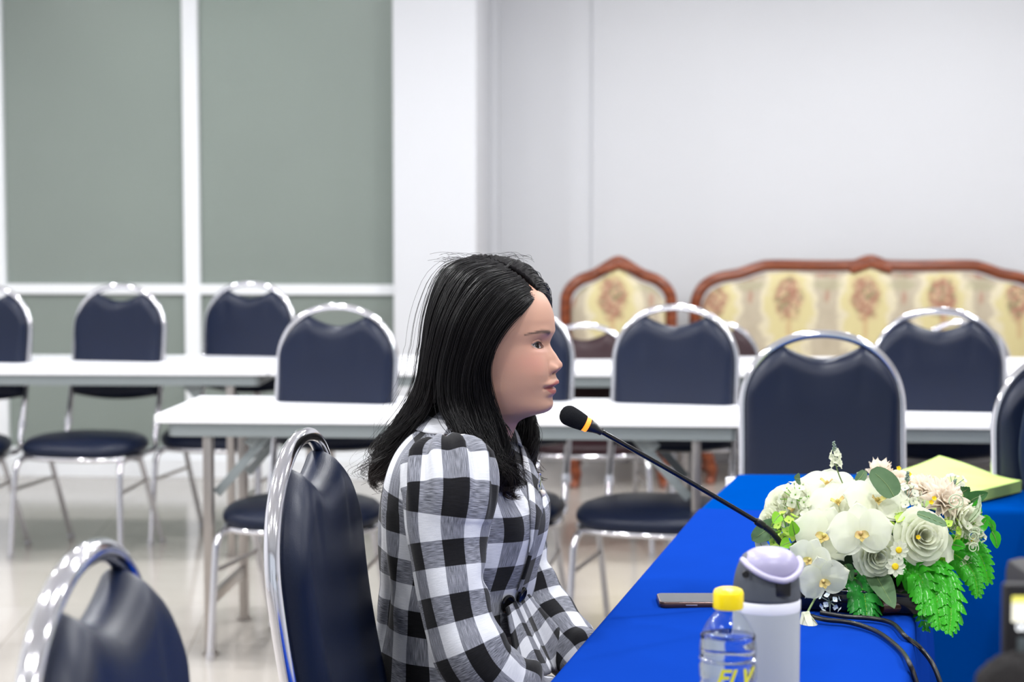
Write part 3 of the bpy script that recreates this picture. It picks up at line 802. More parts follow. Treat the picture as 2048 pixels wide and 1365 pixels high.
me_b = b.build('bottle_body', pet, wb, auto=0)
water, nt, bs = newmat('drinking_water'); bs.inputs['Base Color'].default_value = (.98, 1, 1, 1); bs.inputs['Roughness'].default_value = 0; bs.inputs['Transmission Weight'].default_value = 1; bs.inputs['IOR'].default_value = 1.33
wl = ztop-.052
wp = [(max(0, r-.0016), z+.0016) for r, z in prof if z < wl]; wp += [(RB-.0016, wl), (0, wl)]
b = MB(); b.lathe(wp, 56); b.build('water', water, wb, auto=0)
b = MB(); cr_ = 30*sc_
prof = [(cr_*.97, ztop-44*sc_+.001), (cr_, ztop-44*sc_+.003), (cr_, ztop-.006), (cr_*.93, ztop-.0025), (cr_*.7, ztop-.0008), (0, ztop)]
vs = MB(); vs.lathe(prof, 72)
vs.v = [((x*(1+.02*(int(round(math.atan2(y, x)/(2*PI)*72)) % 2)), y*(1+.02*(int(round(math.atan2(y, x)/(2*PI)*72)) % 2)), z) if z < ztop-.004 else (x, y, z)) for x, y, z in vs.v]
vs.build('cap', M('yellow_cap', srgb(250, 222, 8), .35, var=.02), wb, auto=50)
def bent_text(txt, size, R, ang0, z, mat, parent, name, shear=0.0, offs=.0006):
    cu = bpy.data.curves.new(name, 'FONT'); cu.body = txt; cu.size = size; cu.extrude = .0002; cu.shear = shear; cu.align_x = 'CENTER'; cu.offset = offs
    t = bpy.data.objects.new('t', cu); C.objects.link(t); dg = bpy.context.evaluated_depsgraph_get(); me = bpy.data.meshes.new_from_object(t.evaluated_get(dg)); bpy.data.objects.remove(t)
    bm = bmesh.new(); bm.from_mesh(me); bmesh.ops.subdivide_edges(bm, edges=[e for e in bm.edges if e.calc_length() > .004], cuts=3)
    for v in bm.verts:
        a = ang0+v.co.x/R; rr = R+.0004+v.co.z
        v.co = Vector((rr*math.cos(a), rr*math.sin(a), z+v.co.y))
    bm.to_mesh(me); bm.free(); me.name = name
    return link(name, me, mat, parent, smooth=False)
ylw = M('yellow_print', srgb(226, 220, 40), .5, var=.04)
bent_text('ELV', .026, RB+.0002, -PI/2+.10, ztop-.101, ylw, wb, 'label_print', .35)
b = MB()
arc = [((RB+.0005)*math.cos(a), (RB+.0005)*math.sin(a), ztop-.106+.003*math.sin(a*3)) for a in np.linspace(-PI*.95, -PI*.12, 30)]
b.tube(arc, .0010, 6); b.build('label_stroke', ylw, wb)

# ---------------------------------------------------------------- camcorder at the right edge, close to the lens
Yc = 1.50; c0 = at(2006, 1166, Yc); c1 = at(2130, 1350, Yc)
vc = empty('video_camera', ((c0.x+c1.x)/2+.02, Yc+.03, 0), 0, 'blurred dark video camera with a lit screen at the lower right edge', 'video camera')
ox, oy = vc.location.x, vc.location.y
def lc(p): return Vector((p.x-ox, p.y-oy, p.z))
a_, z_ = lc(c0), lc(c1)
b = MB(); b.box(((a_.x+z_.x)/2, a_.y, (a_.z+z_.z)/2), (z_.x-a_.x, .014, a_.z-z_.z), None, .004); b.box((z_.x+.02, .05, (a_.z+z_.z)/2-.005), (.06, .16, .07), None, .012)
b.build('camera_body', M('dark_camera_plastic', srgb(22, 20, 24), .7, var=.1), vc)
s0 = lc(at(2019, 1189, Yc)); s1 = lc(at(2122, 1241, Yc))
b = MB(); b.box(((s0.x+s1.x)/2, a_.y-.0075, (s0.z+s1.z)/2), (s1.x-s0.x, .001, s0.z-s1.z), None, .0004)
m, nt, bs = newmat('lit_screen'); tc = N(nt, 'ShaderNodeTexCoord'); sp = N(nt, 'ShaderNodeSeparateXYZ'); L(nt, tc.outputs['Generated'], sp.inputs[0])
mr = N(nt, 'ShaderNodeMapRange'); mr.inputs[1].default_value = .68; mr.inputs[2].default_value = .8; L(nt, sp.outputs['Z'], mr.inputs[0])
cc = mixc(nt, mr.outputs[0], (1, .98, .82, 1), (.85, .80, .12, 1)); L(nt, cc, bs.inputs['Emission Color']); bs.inputs['Emission Strength'].default_value = 1.25; bs.inputs['Base Color'].default_value = (.05, .05, .05, 1)
b.build('screen', m, vc, smooth=False)
cu = bpy.data.curves.new('t', 'FONT'); cu.body = '00:00'; cu.size = .0085; cu.extrude = .0002; cu.offset = .0003
t = bpy.data.objects.new('t', cu); C.objects.link(t); dg = bpy.context.evaluated_depsgraph_get(); me = bpy.data.meshes.new_from_object(t.evaluated_get(dg)); bpy.data.objects.remove(t)
q = lc(at(2027, 1258, Yc)); me.transform(Matrix.Translation((q.x, a_.y-.0078, q.z)) @ Matrix.Rotation(PI/2, 4, 'X')); me.name = 'display_digits'
link('display_digits', me, M('lit_digits', (.8, .8, .8, 1), .5, emit=(.9, .95, 1, 1), es=.8), vc, smooth=False)
s0 = lc(at(2030, 1272, Yc)); s1 = lc(at(2110, 1306, Yc))
b = MB(); b.box(((s0.x+s1.x)/2, a_.y-.0072, (s0.z+s1.z)/2), (s1.x-s0.x, .001, s0.z-s1.z), None, .0004); b.build('button_panel', M('grey_buttons', srgb(84, 92, 96), .5, var=.2, scale=300), vc)
b = MB(); Rw = .035; cw = lc(at(2040, 1392, 1.42)); R = []
rr = random.Random(4)
for i in range(25):
    a = PI*i/24; row = []
    for j in range(36):
        f = 2*PI*j/36; k = Rw*(1+rr.uniform(-.05, .05)); row.append((cw.x+k*math.sin(a)*math.cos(f)*1.0, cw.y+k*math.sin(a)*math.sin(f), cw.z+k*math.cos(a)*.92))
    R.append(row)
b.grid(R, closed_u=True); b.build('fur_windscreen', M('dark_fur', srgb(14, 10, 11), .95, var=.3, scale=400, bump=.9, bscale=500), vc, auto=0)
b = MB(); b.bar((cw.x, cw.y, cw.z), (z_.x+.02, .05, (a_.z+z_.z)/2-.03), .018, .018); b.build('microphone_arm', MAT['black_plastic'], vc)
b = MB(); zb_ = (a_.z+z_.z)/2-.035
b.tube([(z_.x+.02, .05, zb_+.01), (z_.x+.02, .05, .45)], .014, 14); b.box((z_.x+.02, .05, zb_-.01), (.06, .09, .03), None, .006)
for k in range(3):
    a = PI/2+k*2*PI/3+.3; b.tube([(z_.x+.02, .05, .62), (z_.x+.02+.30*math.cos(a), .05+.30*math.sin(a), 0)], .011, 10)
b.build('tripod', MAT['black_plastic'], vc)
# ---------------------------------------------------------------- flower arrangement
def petalmat(name, c, tr=.35, rough=.55, c2=None, radial=None):
    m, nt, b = newmat(name); b.inputs['Roughness'].default_value = rough; b.inputs['Specular IOR Level'].default_value = .25
    tc = N(nt, 'ShaderNodeTexCoord'); no = N(nt, 'ShaderNodeTexNoise'); no.inputs['Scale'].default_value = 60; no.inputs['Detail'].default_value = 4
    L(nt, tc.outputs['Object'], no.inputs['Vector'])
    col = mixc(nt, no.outputs['Fac'], c, c2 or tuple(min(1, x*.9) for x in c[:3])+(1,))
    L(nt, col, b.inputs['Base Color'])
    t = N(nt, 'ShaderNodeBsdfTranslucent'); L(nt, col, t.inputs[0]); mx = N(nt, 'ShaderNodeMixShader'); mx.inputs[0].default_value = tr
    L(nt, b.outputs[0], mx.inputs[1]); L(nt, t.outputs[0], mx.inputs[2]); L(nt, mx.outputs[0], nt.nodes['Material Output'].inputs['Surface'])
    return m
PW = petalmat('white_petal', srgb(238, 239, 226), .48, c2=srgb(232, 236, 210))
PC = petalmat('cream_petal', srgb(244, 239, 224), .45, c2=srgb(242, 228, 216))
PG = petalmat('lime_petal', srgb(206, 232, 120), .3, c2=srgb(176, 214, 70))
PY = petalmat('yellow_centre', srgb(240, 208, 40), .1)
PL = petalmat('orchid_lip', srgb(214, 220, 120), .2, c2=srgb(218, 168, 140))
LG = petalmat('grey_green_leaf', srgb(98, 126, 90), .2, c2=srgb(74, 102, 70))
LD = petalmat('dark_green_leaf', srgb(44, 84, 46), .2, c2=srgb(64, 112, 60))
LF = petalmat('bright_fern', srgb(44, 150, 32), .28, rough=.25, c2=srgb(70, 184, 46))
LB = petalmat('lime_leaf', srgb(140, 200, 50), .3, c2=srgb(110, 180, 50))
ST = M('stem_green', srgb(112, 134, 84), .5, var=.1)
GS = M('grey_green_spike', srgb(128, 146, 136), .6, var=.1)
pc_ = at_z(1745, 1222, .7535)
FLC = Vector((pc_.x+.01, 2.99, .7535))
fl_ = empty('flower_arrangement', FLC, 0, 'low arrangement of white artificial orchids, roses, daisies and bright green ferns on the blue table', 'flower arrangement')
fr_ = random.Random(11)
def lo(px, py, Y): return at(px, py, Y)-FLC
def frame_(nrm, roll=0.0):
    n = Vector(nrm).normalized(); up = Vector((0, 0, 1)); x = up.cross(n)
    if x.length < 1e-3: x = Vector((1, 0, 0))
    x.normalize(); y = n.cross(x)
    R = Matrix((x, y, n)).transposed(); return R @ Matrix.Rotation(roll, 3, 'Z')
def petal(b, R, c, ang, Ln, Wd, lift=.2, cup=.2, point=.0, base=.0, ripple=.0, nu=9, nv=9, curl=0.0, notch=0.0):
    """a petal in the flower's frame, growing outward at angle ang"""
    ca, sa = math.cos(ang), math.sin(ang); rows = []; ph = fr_.uniform(0, 6)
    for j in range(nv):
        v = j/(nv-1)
        wv = math.sin(PI*min(1, .08+v*.92))**(.55+.0*point) if point <= 0 else (math.sin(PI*min(1, .1+v*.9))**.8)*(1-point*v**2)
        w = Wd/2*max(.02, wv); row = []
        for i in range(nu):
            u = -1+2*i/(nu-1)
            rad = base+Ln*v*(1-notch*.12*math.exp(-(u/.3)**2)*v**3-0.10*u*u*v)
            side = w*u; z = lift*rad+cup*Ln*(u*u)*.35*math.sin(v*PI*.8)+curl*Ln*v**3+ripple*Ln*math.sin(u*5+ph)*v*v
            p = Vector((ca*rad-sa*side, sa*rad+ca*side, z)); row.append(R @ p+c)
        rows.append(row)
    b.grid(rows)
def orchid(px, py, Y, s, nrm, roll=0.0, part='orchid', lip=True):
    c = lo(px, py, Y); R = frame_(nrm, roll); b = MB()
    for a in (PI/2, PI/2+2.2, PI/2-2.2):
        petal(b, R, c-R @ Vector((0, 0, s*.05)), a, s*.50, s*.40, lift=.10, cup=.25, ripple=.01, curl=-.05)
    for a in (.12, PI-.12): petal(b, R, c+R @ Vector((0, 0, s*.015)), a, s*.54, s*.66, lift=.16, cup=-.15, ripple=.02, nu=13, nv=13, curl=-.08)
    o = b.build(part, PW, fl_, auto=0)
    if lip:
        b = MB()
        petal(b, R, c+R @ Vector((0, 0, s*.05)), -PI/2, s*.15, s*.13, lift=.5, cup=1.2, point=.6, nu=7, nv=7)
        for q in (-1, 1): petal(b, R, c+R @ Vector((0, 0, s*.04)), -PI/2+q*1.2, s*.13, s*.12, lift=1.2, cup=.8, nu=6, nv=6)
        b.lathe([(0, .0), (s*.03, .01*s), (s*.035, s*.05), (s*.02, s*.09), (0, s*.10)], 10, c+R @ Vector((0, 0, s*.03)), R)
        b.build('orchid_lip', PL, o, auto=0)
    return o
def rose(px, py, Y, r, nrm, roll=0, mat=None, part='rose'):
    c = lo(px, py, Y); R = frame_(nrm, roll); b = MB()
    spec = [(3, .24, .78, .10), (4, .36, .80, .22), (5, .52, .74, .36), (5, .70, .62, .50), (6, .88, .46, .66), (5, 1.02, .20, .95)]
    for li, (n, rr, hh, fl) in enumerate(spec):
        for k in range(n):
            a0 = 2*PI*k/n+li*.9+fr_.uniform(-.15, .15); wd = 2*PI/n*.82; rows = []
            ph = fr_.uniform(0, 6)
            for j in range(8):
                v = j/7; row = []
                for i in range(11):
                    u = -1+2*i/10; a = a0+u*wd
                    edge = 1-.35*abs(u)**3
                    rad = r*rr*(.25+.75*v**.6)*(1+.06*math.sin(3*a+ph)*v)+r*.16*max(0, v-.75)*4*fl*edge*.6
                    z = r*hh*v**.9*edge+.03*r*math.sin(u*6+ph)*v-r*.25*max(0, v-.8)*fl*2
                    # petal edges slip inside their neighbours
                    rad += r*.035*(u)
                    row.append(R @ Vector((rad*math.cos(a), rad*math.sin(a), z-r*.25))+c)
                rows.append(row)
            b.grid(rows)
    return b.build(part, mat or PW, fl_, auto=0)
def daisy(px, py, Y, r, nrm, n=9):
    c = lo(px, py, Y); R = frame_(nrm); b = MB()
    for k in range(n): petal(b, R, c, 2*PI*k/n+fr_.uniform(-.08, .08), r*.82, r*.52, lift=.18+fr_.uniform(-.08, .1), cup=.3, base=r*.18, nu=5, nv=6, notch=1.5)
    o = b.build('daisy', PW, fl_, auto=0)
    b = MB(); b.lathe([(r*.30, 0), (r*.30, r*.10), (r*.22, r*.2), (0, r*.24)], 14, c+R @ Vector((0, 0, r*.03)), R); b.build('daisy_centre', PY, o)
def dahlia(px, py, Y, r, nrm, mat=None, part='dahlia'):
    c = lo(px, py, Y); R = frame_(nrm); b = MB()
    for li, (n, ln, lf) in enumerate(((11, 1.0, .15), (10, .85, .45), (9, .68, .85), (7, .5, 1.5), (6, .3, 2.4))):
        for k in range(n): petal(b, R, c+R @ Vector((0, 0, r*.05*li)), 2*PI*k/n+li*.3+fr_.uniform(-.1, .1), r*ln/math.sqrt(1+lf*lf)*1.1, r*.36, lift=lf, cup=.7, point=.55, nu=6, nv=8)
    return b.build(part, mat or PC, fl_, auto=0)
def carnation(px, py, Y, r, nrm, mat=None, part='carnation', n=26):
    c = lo(px, py, Y); R = frame_(nrm); b = MB()
    for k in range(n):
        t = k/n; petal(b, R, c, k*2.4, r*(.55+.45*t), r*.62, lift=2.2*(1-t)**1.2+.12, cup=.4, ripple=.08, nu=8, nv=6)
    return b.build(part, mat or PW, fl_, auto=0)
def cluster(px, py, Y, R0, nrm, n, fs, mat, part='hydrangea', cmat=None, pet=4):
    c = lo(px, py, Y); Rr = frame_(nrm); b = MB(); b2 = MB()
    for k in range(n):
        f = (k+.5)/n; th = math.acos(1-f*1.15 if f*1.15 < 1.9 else -.9); a = k*2.39996
        d = Vector((math.sin(th)*math.cos(a), math.sin(th)*math.sin(a), math.cos(th)))
        d = (d+Vector((fr_.uniform(-.15, .15), fr_.uniform(-.15, .15), 0))).normalized(); dw = Rr @ d
        cc = c+dw*R0*fr_.uniform(.85, 1.1); F2 = frame_(dw, fr_.uniform(0, 6))
        for q in range(pet): petal(b, F2, cc, 2*PI*q/pet, fs, fs*.95, lift=.3, cup=.25, nu=5, nv=5, notch=.5)
        b2.lathe([(0, 0), (fs*.12, 0), (fs*.1, fs*.16), (0, fs*.2)], 6, cc, F2)
        b2.tube([c, cc], .0007, 4)
    o = b.build(part, mat, fl_, auto=0); b2.build('floret_centres', cmat or LB, o, auto=0); return o
def leaf(pts, Y0, w, mat, part='leaf', Y1=None, fold=.25, point=.8, nrm=(0, -1, .3)):
    P = [lo(x, y, Y0+(0 if Y1 is None else (Y1-Y0)*i/(len(pts)-1))) for i, (x, y) in enumerate(pts)]
    P = catmull(P, 6); b = MB(); rows = []; k = len(P)
    for i, p in enumerate(P):
        t = (P[min(i+1, k-1)]-P[max(i-1, 0)]).normalized(); s = t.cross(Vector(nrm)).normalized(); n = s.cross(t)
        v = i/(k-1); ww = w/2*(math.sin(PI*(.04+.96*v)**(.8 if point > .5 else 1.0))**(.9 if point > .5 else .5)+.03)
        rows.append([p+s*ww*u+n*(fold*ww*abs(u))+n*.0006*math.sin(v*40+u*9) for u in (-1, -.7, -.35, 0, .35, .7, 1)])
    b.grid(rows); o = b.build(part, mat, fl_, auto=0)
    b = MB(); b.tube([p-Vector((0, .0004, 0)) for p in P[:-2]], [.0009*(1-.7*i/k) for i in range(k-2)], 5); b.build('midrib', ST, o, auto=0)
    return o
def fern(pts, Ys, w0, n, mat=None):
    P = [lo(x, y, Ys[0]+(Ys[1]-Ys[0])*i/(len(pts)-1)) for i, (x, y) in enumerate(pts)]; P = catmull(P, 10); k = len(P)
    b = MB()
    for q in range(n):
        v = (q+.5)/n; i = min(k-2, int(v*(k-1))); p = P[i].lerp(P[i+1], v*(k-1)-i); t = (P[min(i+2, k-1)]-P[max(0, i-1)]).normalized()
        s = t.cross(Vector((0, -1, .25))).normalized(); nn = s.cross(t)
        ln = w0*(math.sin(PI*(.10+.85*v))**.7)*(1-.35*v)
        for sg in (-1, 1):
            d = (s*sg*1.0+t*.45).normalized(); rows = []; wd = w0*.50*(1-.3*v)+.002
            dr = fr_.uniform(-.25, .25)
            for j in range(9):
                vv = j/8; e = wd*(math.sin(PI*(.15+.83*vv))**.6)*.5; ser = 1+.22*(j % 2)
                cpt = p+d*ln*vv+nn*ln*(.25*math.sin(vv*PI)+dr*vv*vv)+Vector((0, 0, -ln*.25*vv*vv))
                rows.append([cpt+t*e*u*ser+nn*(.0012*math.cos(u*7+vv*12)) for u in (-1, -.5, 0, .5, 1)])
            b.grid(rows)
    o = b.build('fern_frond', mat or LF, fl_, auto=0)
    b = MB(); b.tube(P, [.0013*(1-.6*i/k) for i in range(k)], 6); b.build('midrib', LB, o, auto=0); return o
def spike(p0, p1, Y, n, fs, stem_to=None, tipn=14):
    a = lo(*p0, Y); c = lo(*p1, Y); st = MB()
    path = ([lo(*stem_to, Y+.01)] if stem_to else [])+[a, c]; st.tube(catmull(path, 6), .0011, 6)
    gr = MB()
    for k in range(tipn):
        t = .55+.45*k/tipn; p = a.lerp(c, t); an = k*2.4; d = Vector((math.cos(an), math.sin(an), 1.0)).normalized()
        gr.tube([p, p+d*.006*(1.3-t), p+d*.009*(1.3-t)], [.0006, .0016, .0004], 5)
    s_ = st.build('flower_spike', ST, fl_, auto=0); gr.build('spike_buds', GS, s_, auto=0)
    b = MB()
    for k in range(n):
        t = .02+.62*k/n; p = a.lerp(c, t); an = k*2.6+.4; d = Vector((math.cos(an), math.sin(an)*.8-.2, .25)).normalized()
        F2 = frame_(d+Vector((0, -.4, 0)), k); cc = p+d*fs*.9
        for q in range(5): petal(b, F2, cc, 2*PI*q/5, fs, fs*.95, lift=.3, cup=.4, ripple=.12, nu=5, nv=5)
        b.tube([p, cc], .0005, 4)
    b.build('spike_florets', PW if fs > .005 else PC, s_, auto=0)
def curl(px, py, Y, r, turns=2.1, mat=None, tail=None):
    c = lo(px, py, Y); pts = []
    for i in range(44):
        t = i/43; a = -turns*2*PI*t; k = r*(.12+.88*t); pts.append(c+Vector((k*math.cos(a), -.002*t, k*math.sin(a))))
    if tail: pts.append(lo(tail[0], tail[1], Y+.01))
    b = MB(); b.tube(pts, [.0005+.0005*min(1, i/30) for i in range(len(pts))], 6); b.build('tendril', mat or petalmat('pale_tendril', srgb(206, 222, 186), .2), fl_, auto=0)

# pot and dark foliage core
b = MB(); pq = at_z(1740, 1236, .7535)-FLC
b.lathe([(0, 0), (.078, 0), (.085, .01), (.092, .045), (.095, .055), (.090, .058), (.086, .05), (0, .05)], 40, (0, -.01, 0)); b.build('bowl', MAT['black_gloss'], fl_)
b = MB(); R = []
for i in range(15):
    a = PI/2*(1-i/14)
    R.append([((.108*math.cos(a)*(1+.08*math.sin(j*1.7+i)))*math.cos(j*2*PI/28)*1.15, .085*math.cos(a)*math.sin(j*2*PI/28)*(1+.08*math.sin(j*2.3+i*2)), .05+.085*math.sin(a)) for j in range(28)])
b.grid(R, closed_u=True); b.build('floral_foam', M('dark_moss', srgb(26, 44, 26), .9, var=.4, scale=60, bump=.6, bscale=80), fl_)
b = MB()
for k in range(64):
    a = k*2.4; e = fr_.uniform(-.35, 1.35); d = Vector((math.cos(a)*math.cos(e), math.sin(a)*math.cos(e), math.sin(e)))
    base = Vector((d.x*.095, d.y*.075, .065+d.z*.05)); F2 = frame_(d+Vector((fr_.uniform(-.5, .5), fr_.uniform(-.5, .5), .3)), k)
    petal(b, F2, base, 0, fr_.uniform(.035, .055), .026, lift=.25, cup=.3, point=.7, nu=5, nv=7)
b.build('foliage', LD, fl_, auto=0)['kind'] = 'stuff'

# orchids
orchid(1720, 1066, 2.850, .098, (-.05, -1, .10), .10)
orchid(1650, 1072, 2.885, .098, (-.35, -1, .25), -.25)
orchid(1752, 1004, 2.905, .100, (.10, -.8, .65), -.1)
orchid(1676, 1008, 2.925, .096, (-.25, -.8, .75), .3)
orchid(1655, 972, 2.975, .088, (-.2, -.6, .9), .0)
orchid(1645, 1160, 2.835, .080, (.05, -1, -.15), .25)
orchid(1622, 1118, 2.850, .070, (-.6, -1, .0), -.3)
orchid(1590, 1020, 2.950, .060, (-.7, -.7, .6), .2)
# the hanging bud
b = MB(); c = lo(1614, 1240, 2.80); Rb = frame_((.15, -.35, -1))
for k in range(5): petal(b, Rb, c-Rb @ Vector((0, 0, .012)), 2*PI*k/5, .034, .026, lift=1.6, cup=.9, nu=6, nv=7)
ob = b.build('orchid_bud', PW, fl_, auto=0); b = MB(); b.lathe([(0, 0), (.004, .002), (.003, .009), (0, .011)], 8, c-Rb @ Vector((0, 0, .005)), Rb); b.build('orchid_lip', M('bud_heart', srgb(196, 130, 60), .6, var=.2), ob, auto=0)
b = MB(); b.tube(catmull([lo(1612, 1232, 2.82), lo(1626, 1205, 2.84), lo(1634, 1192, 2.87), lo(1660, 1150, 2.92)], 6), .0017, 8)
b.tube(catmull([lo(1628, 1196, 2.84), lo(1605, 1180, 2.86), lo(1590, 1172, 2.9)], 5), .0015, 8); b.build('stem', ST, fl_, auto=0)
# roses and other blooms
rose(1845, 1073, 2.865, .040, (.15, -1, .25), .4)
rose(1753, 1112, 2.875, .034, (.15, -1, -.05), 1.2)
rose(1566, 1010, 2.975, .034, (-.6, -.7, .6), .2)
rose(1540, 1045, 2.960, .026, (-.9, -.6, .4), .8)
rose(1800, 968, 3.00, .032, (.1, -.5, 1), .8, PC)
rose(1606, 985, 3.00, .030, (-.4, -.5, 1), .5)
petal_big = MB(); petal(petal_big, frame_((.4, -1, .1)), lo(1850, 1085, 2.885), -.6, .052, .062, lift=.1, cup=.3, nu=11, nv=11, curl=.15); petal_big.build('rose_petal', PW, fl_, auto=0)
daisy(1797, 1101, 2.845, .0165, (.1, -1, .15)); daisy(1790, 1134, 2.840, .0175, (.05, -1, .2), 8); daisy(1945, 1082, 2.90, .013, (.5, -1, .1), 7)
dahlia(1884, 1008, 2.93, .043, (.25, -.75, .6))
dahlia(1850, 985, 2.99, .034, (.1, -.5, .85))
carnation(1912, 1040, 2.92, .034, (.6, -.9, .2))
carnation(1760, 960, 3.02, .028, (-.1, -.4, 1), PC)
cluster(1575, 1062, 2.925, .026, (-.5, -1, .3), 16, .0095, PG, 'hydrangea')
cluster(1548, 1080, 2.935, .020, (-.7, -1, .1), 10, .0095, PG, 'hydrangea')
cluster(1592, 1000, 2.955, .024, (-.4, -.8, .5), 14, .0105, PW, 'hydrangea')
cluster(1625, 1045, 2.925, .022, (-.4, -1, .4), 12, .0105, PW, 'hydrangea')
cluster(1815, 1000, 2.93, .024, (0, -.8, .6), 14, .0085, PW, 'filler_flower', GS)
cluster(1818, 1026, 2.905, .020, (0, -1, .3), 10, .0085, PW, 'filler_flower', GS)
cluster(1806, 1048, 2.885, .016, (0, -1, .3), 8, .010, PG, 'hydrangea')
cluster(1900, 1062, 2.90, .018, (.3, -1, .3), 8, .0085, PG, 'hydrangea')
cluster(1930, 1062, 2.91, .022, (.5, -1, .1), 12, .0080, PW, 'filler_flower')
cluster(1905, 975, 2.99, .020, (.3, -.6, .8), 9, .0085, PW, 'filler_flower', GS)
cluster(1660, 1205, 2.86, .016, (0, -1, -.4), 10, .0055, M('frost_white', srgb(214, 226, 232), .5, var=.05), 'filler_flower', GS)
# spikes
spike((1673, 935), (1667, 884), 2.96, 11, .0062, (1689, 976))
spike((1812, 990), (1816, 944), 2.95, 4, .004, (1808, 1010), 18)
spike((1900, 985), (1912, 960), 2.98, 3, .004, (1895, 1000), 14)
spike((1720, 975), (1716, 945), 3.02, 5, .0055, None, 6)
# leaves
leaf([(1788, 994), (1772, 968), (1742, 940)], 2.885, .037, LG, 'eucalyptus_leaf', 2.90, point=.2, fold=.15)
leaf([(1834, 1028), (1862, 1038), (1894, 1052)], 2.825, .024, LG, 'eucalyptus_leaf', 2.82, point=.1, fold=.12, nrm=(0, -.5, 1))
leaf([(1560, 1052), (1535, 1060), (1504, 1082)], 2.93, .030, LG, 'eucalyptus_leaf', 2.91, point=.2, fold=.2)
leaf([(1712, 965), (1722, 955), (1730, 942)], 2.985, .016, LG, 'eucalyptus_leaf', 3.0, point=.3)
leaf([(1545, 1120), (1530, 1105), (1515, 1075)], 2.9, .022, petalmat('pale_leaf', srgb(206, 216, 196), .3), 'eucalyptus_leaf', 2.92, point=.3)
leaf([(1745, 1140), (1765, 1175), (1789, 1218)], 2.90, .036, LG, 'leaf', 2.81)
leaf([(1925, 1020), (1945, 1000), (1976, 986)], 2.95, .026, LD, 'leaf', 2.94)
leaf([(1938, 1045), (1958, 1020), (1960, 990)], 2.90, .012, petalmat('pale_blade', srgb(206, 222, 190), .3), 'leaf', 2.89, nrm=(-1, -.6, .2))
leaf([(1940, 1040), (1950, 1025), (1955, 1000)], 2.925, .022, LF, 'leaf', 2.92); leaf([(1940, 1055), (1962, 1052), (1975, 1035)], 2.92, .020, LF, 'leaf', 2.92)
for (x, y, dx, dy, m_) in ((1560, 1030, -14, 18, LB), (1580, 1085, -20, 10, LB), (1590, 1070, -6, -28, LB), (1560, 1095, -22, 20, PG), (1830, 1085, -22, 12, LD), (1818, 1062, -20, 12, LG), (1870, 1130, 20, -14, LB), (1790, 1060, 16, 10, LD), (1905, 1090, 26, 6, LF), (1600, 960, -12, -4, LG), (1925, 985, 14, -10, LD), (1770, 1150, -20, 30, LD), (1700, 1165, 26, 22, LD), (1690, 1130, 14, 34, LD)):
    leaf([(x, y), (x+dx*.5, y+dy*.4), (x+dx, y+dy)], 2.89, .018, m_, 'leaf', 2.87)
# ferns
fern([(1822, 1100), (1850, 1130), (1868, 1175), (1876, 1215), (1880, 1256)], (2.90, 2.79), .040, 15)
fern([(1860, 1120), (1884, 1150), (1898, 1190), (1902, 1230), (1898, 1266)], (2.89, 2.78), .034, 15)
fern([(1800, 1120), (1815, 1140), (1838, 1150), (1850, 1190), (1846, 1228)], (2.90, 2.81), .034, 12)
fern([(1900, 1080), (1935, 1090), (1962, 1115), (1978, 1165)], (2.93, 2.90), .028, 12)
fern([(1890, 1100), (1925, 1120), (1948, 1150), (1956, 1192)], (2.92, 2.88), .026, 12)
fern([(1705, 1150), (1725, 1180), (1732, 1215), (1736, 1262)], (2.90, 2.82), .036, 11, petalmat('deep_fern', srgb(34, 120, 46), .2, .25, srgb(50, 150, 56)))
fern([(1830, 1150), (1842, 1190), (1848, 1230), (1852, 1262)], (2.92, 2.83), .026, 9, petalmat('deep_fern_2', srgb(34, 120, 46), .2, .25, srgb(50, 150, 56)))
# trailing vine and curls
b = MB(); vp = catmull([lo(1945, 1030, 2.93), lo(1968, 1035, 2.93), lo(1982, 1058, 2.93), lo(1990, 1092, 2.93)], 8); b.tube(vp, .0016, 6); vo = b.build('vine', LF, fl_, auto=0)
leaf([(1984, 1064), (1991, 1078), (1994, 1098)], 2.925, .017, LF, 'leaf'); leaf([(1965, 1034), (1975, 1042), (1984, 1056)], 2.925, .013, LF, 'leaf'); leaf([(1972, 1040), (1985, 1050), (1988, 1070)], 2.927, .010, LF, 'leaf')
curl(1910, 1003, 2.885, .0125, tail=(1898, 1020)); curl(1946, 1073, 2.885, .008); curl(1946, 1096, 2.88, .0085); curl(1950, 1062, 2.89, .006)
for x, y in ((1957, 1068), (1962, 1076), (1935, 1120), (1943, 1128), (1925, 1132)): cluster(x, y, 2.905, .006, (.4, -1, .2), 5, .0050, PW, 'filler_flower')
for x, y, Yq in ((1818, 950, 2.97), (1797, 938, 3.0), (1862, 1006, 2.90), (1868, 998, 2.90), (1836, 1076, 2.84)):
    c = lo(x, y, Yq); b = MB(); F2 = frame_((0, -1, .5))
    for q in range(5): petal(b, F2, c, 2*PI*q/5, .0045, .004, lift=.6, cup=.4, nu=5, nv=5)
    b.build('yellow_floret', PY, fl_, auto=0)
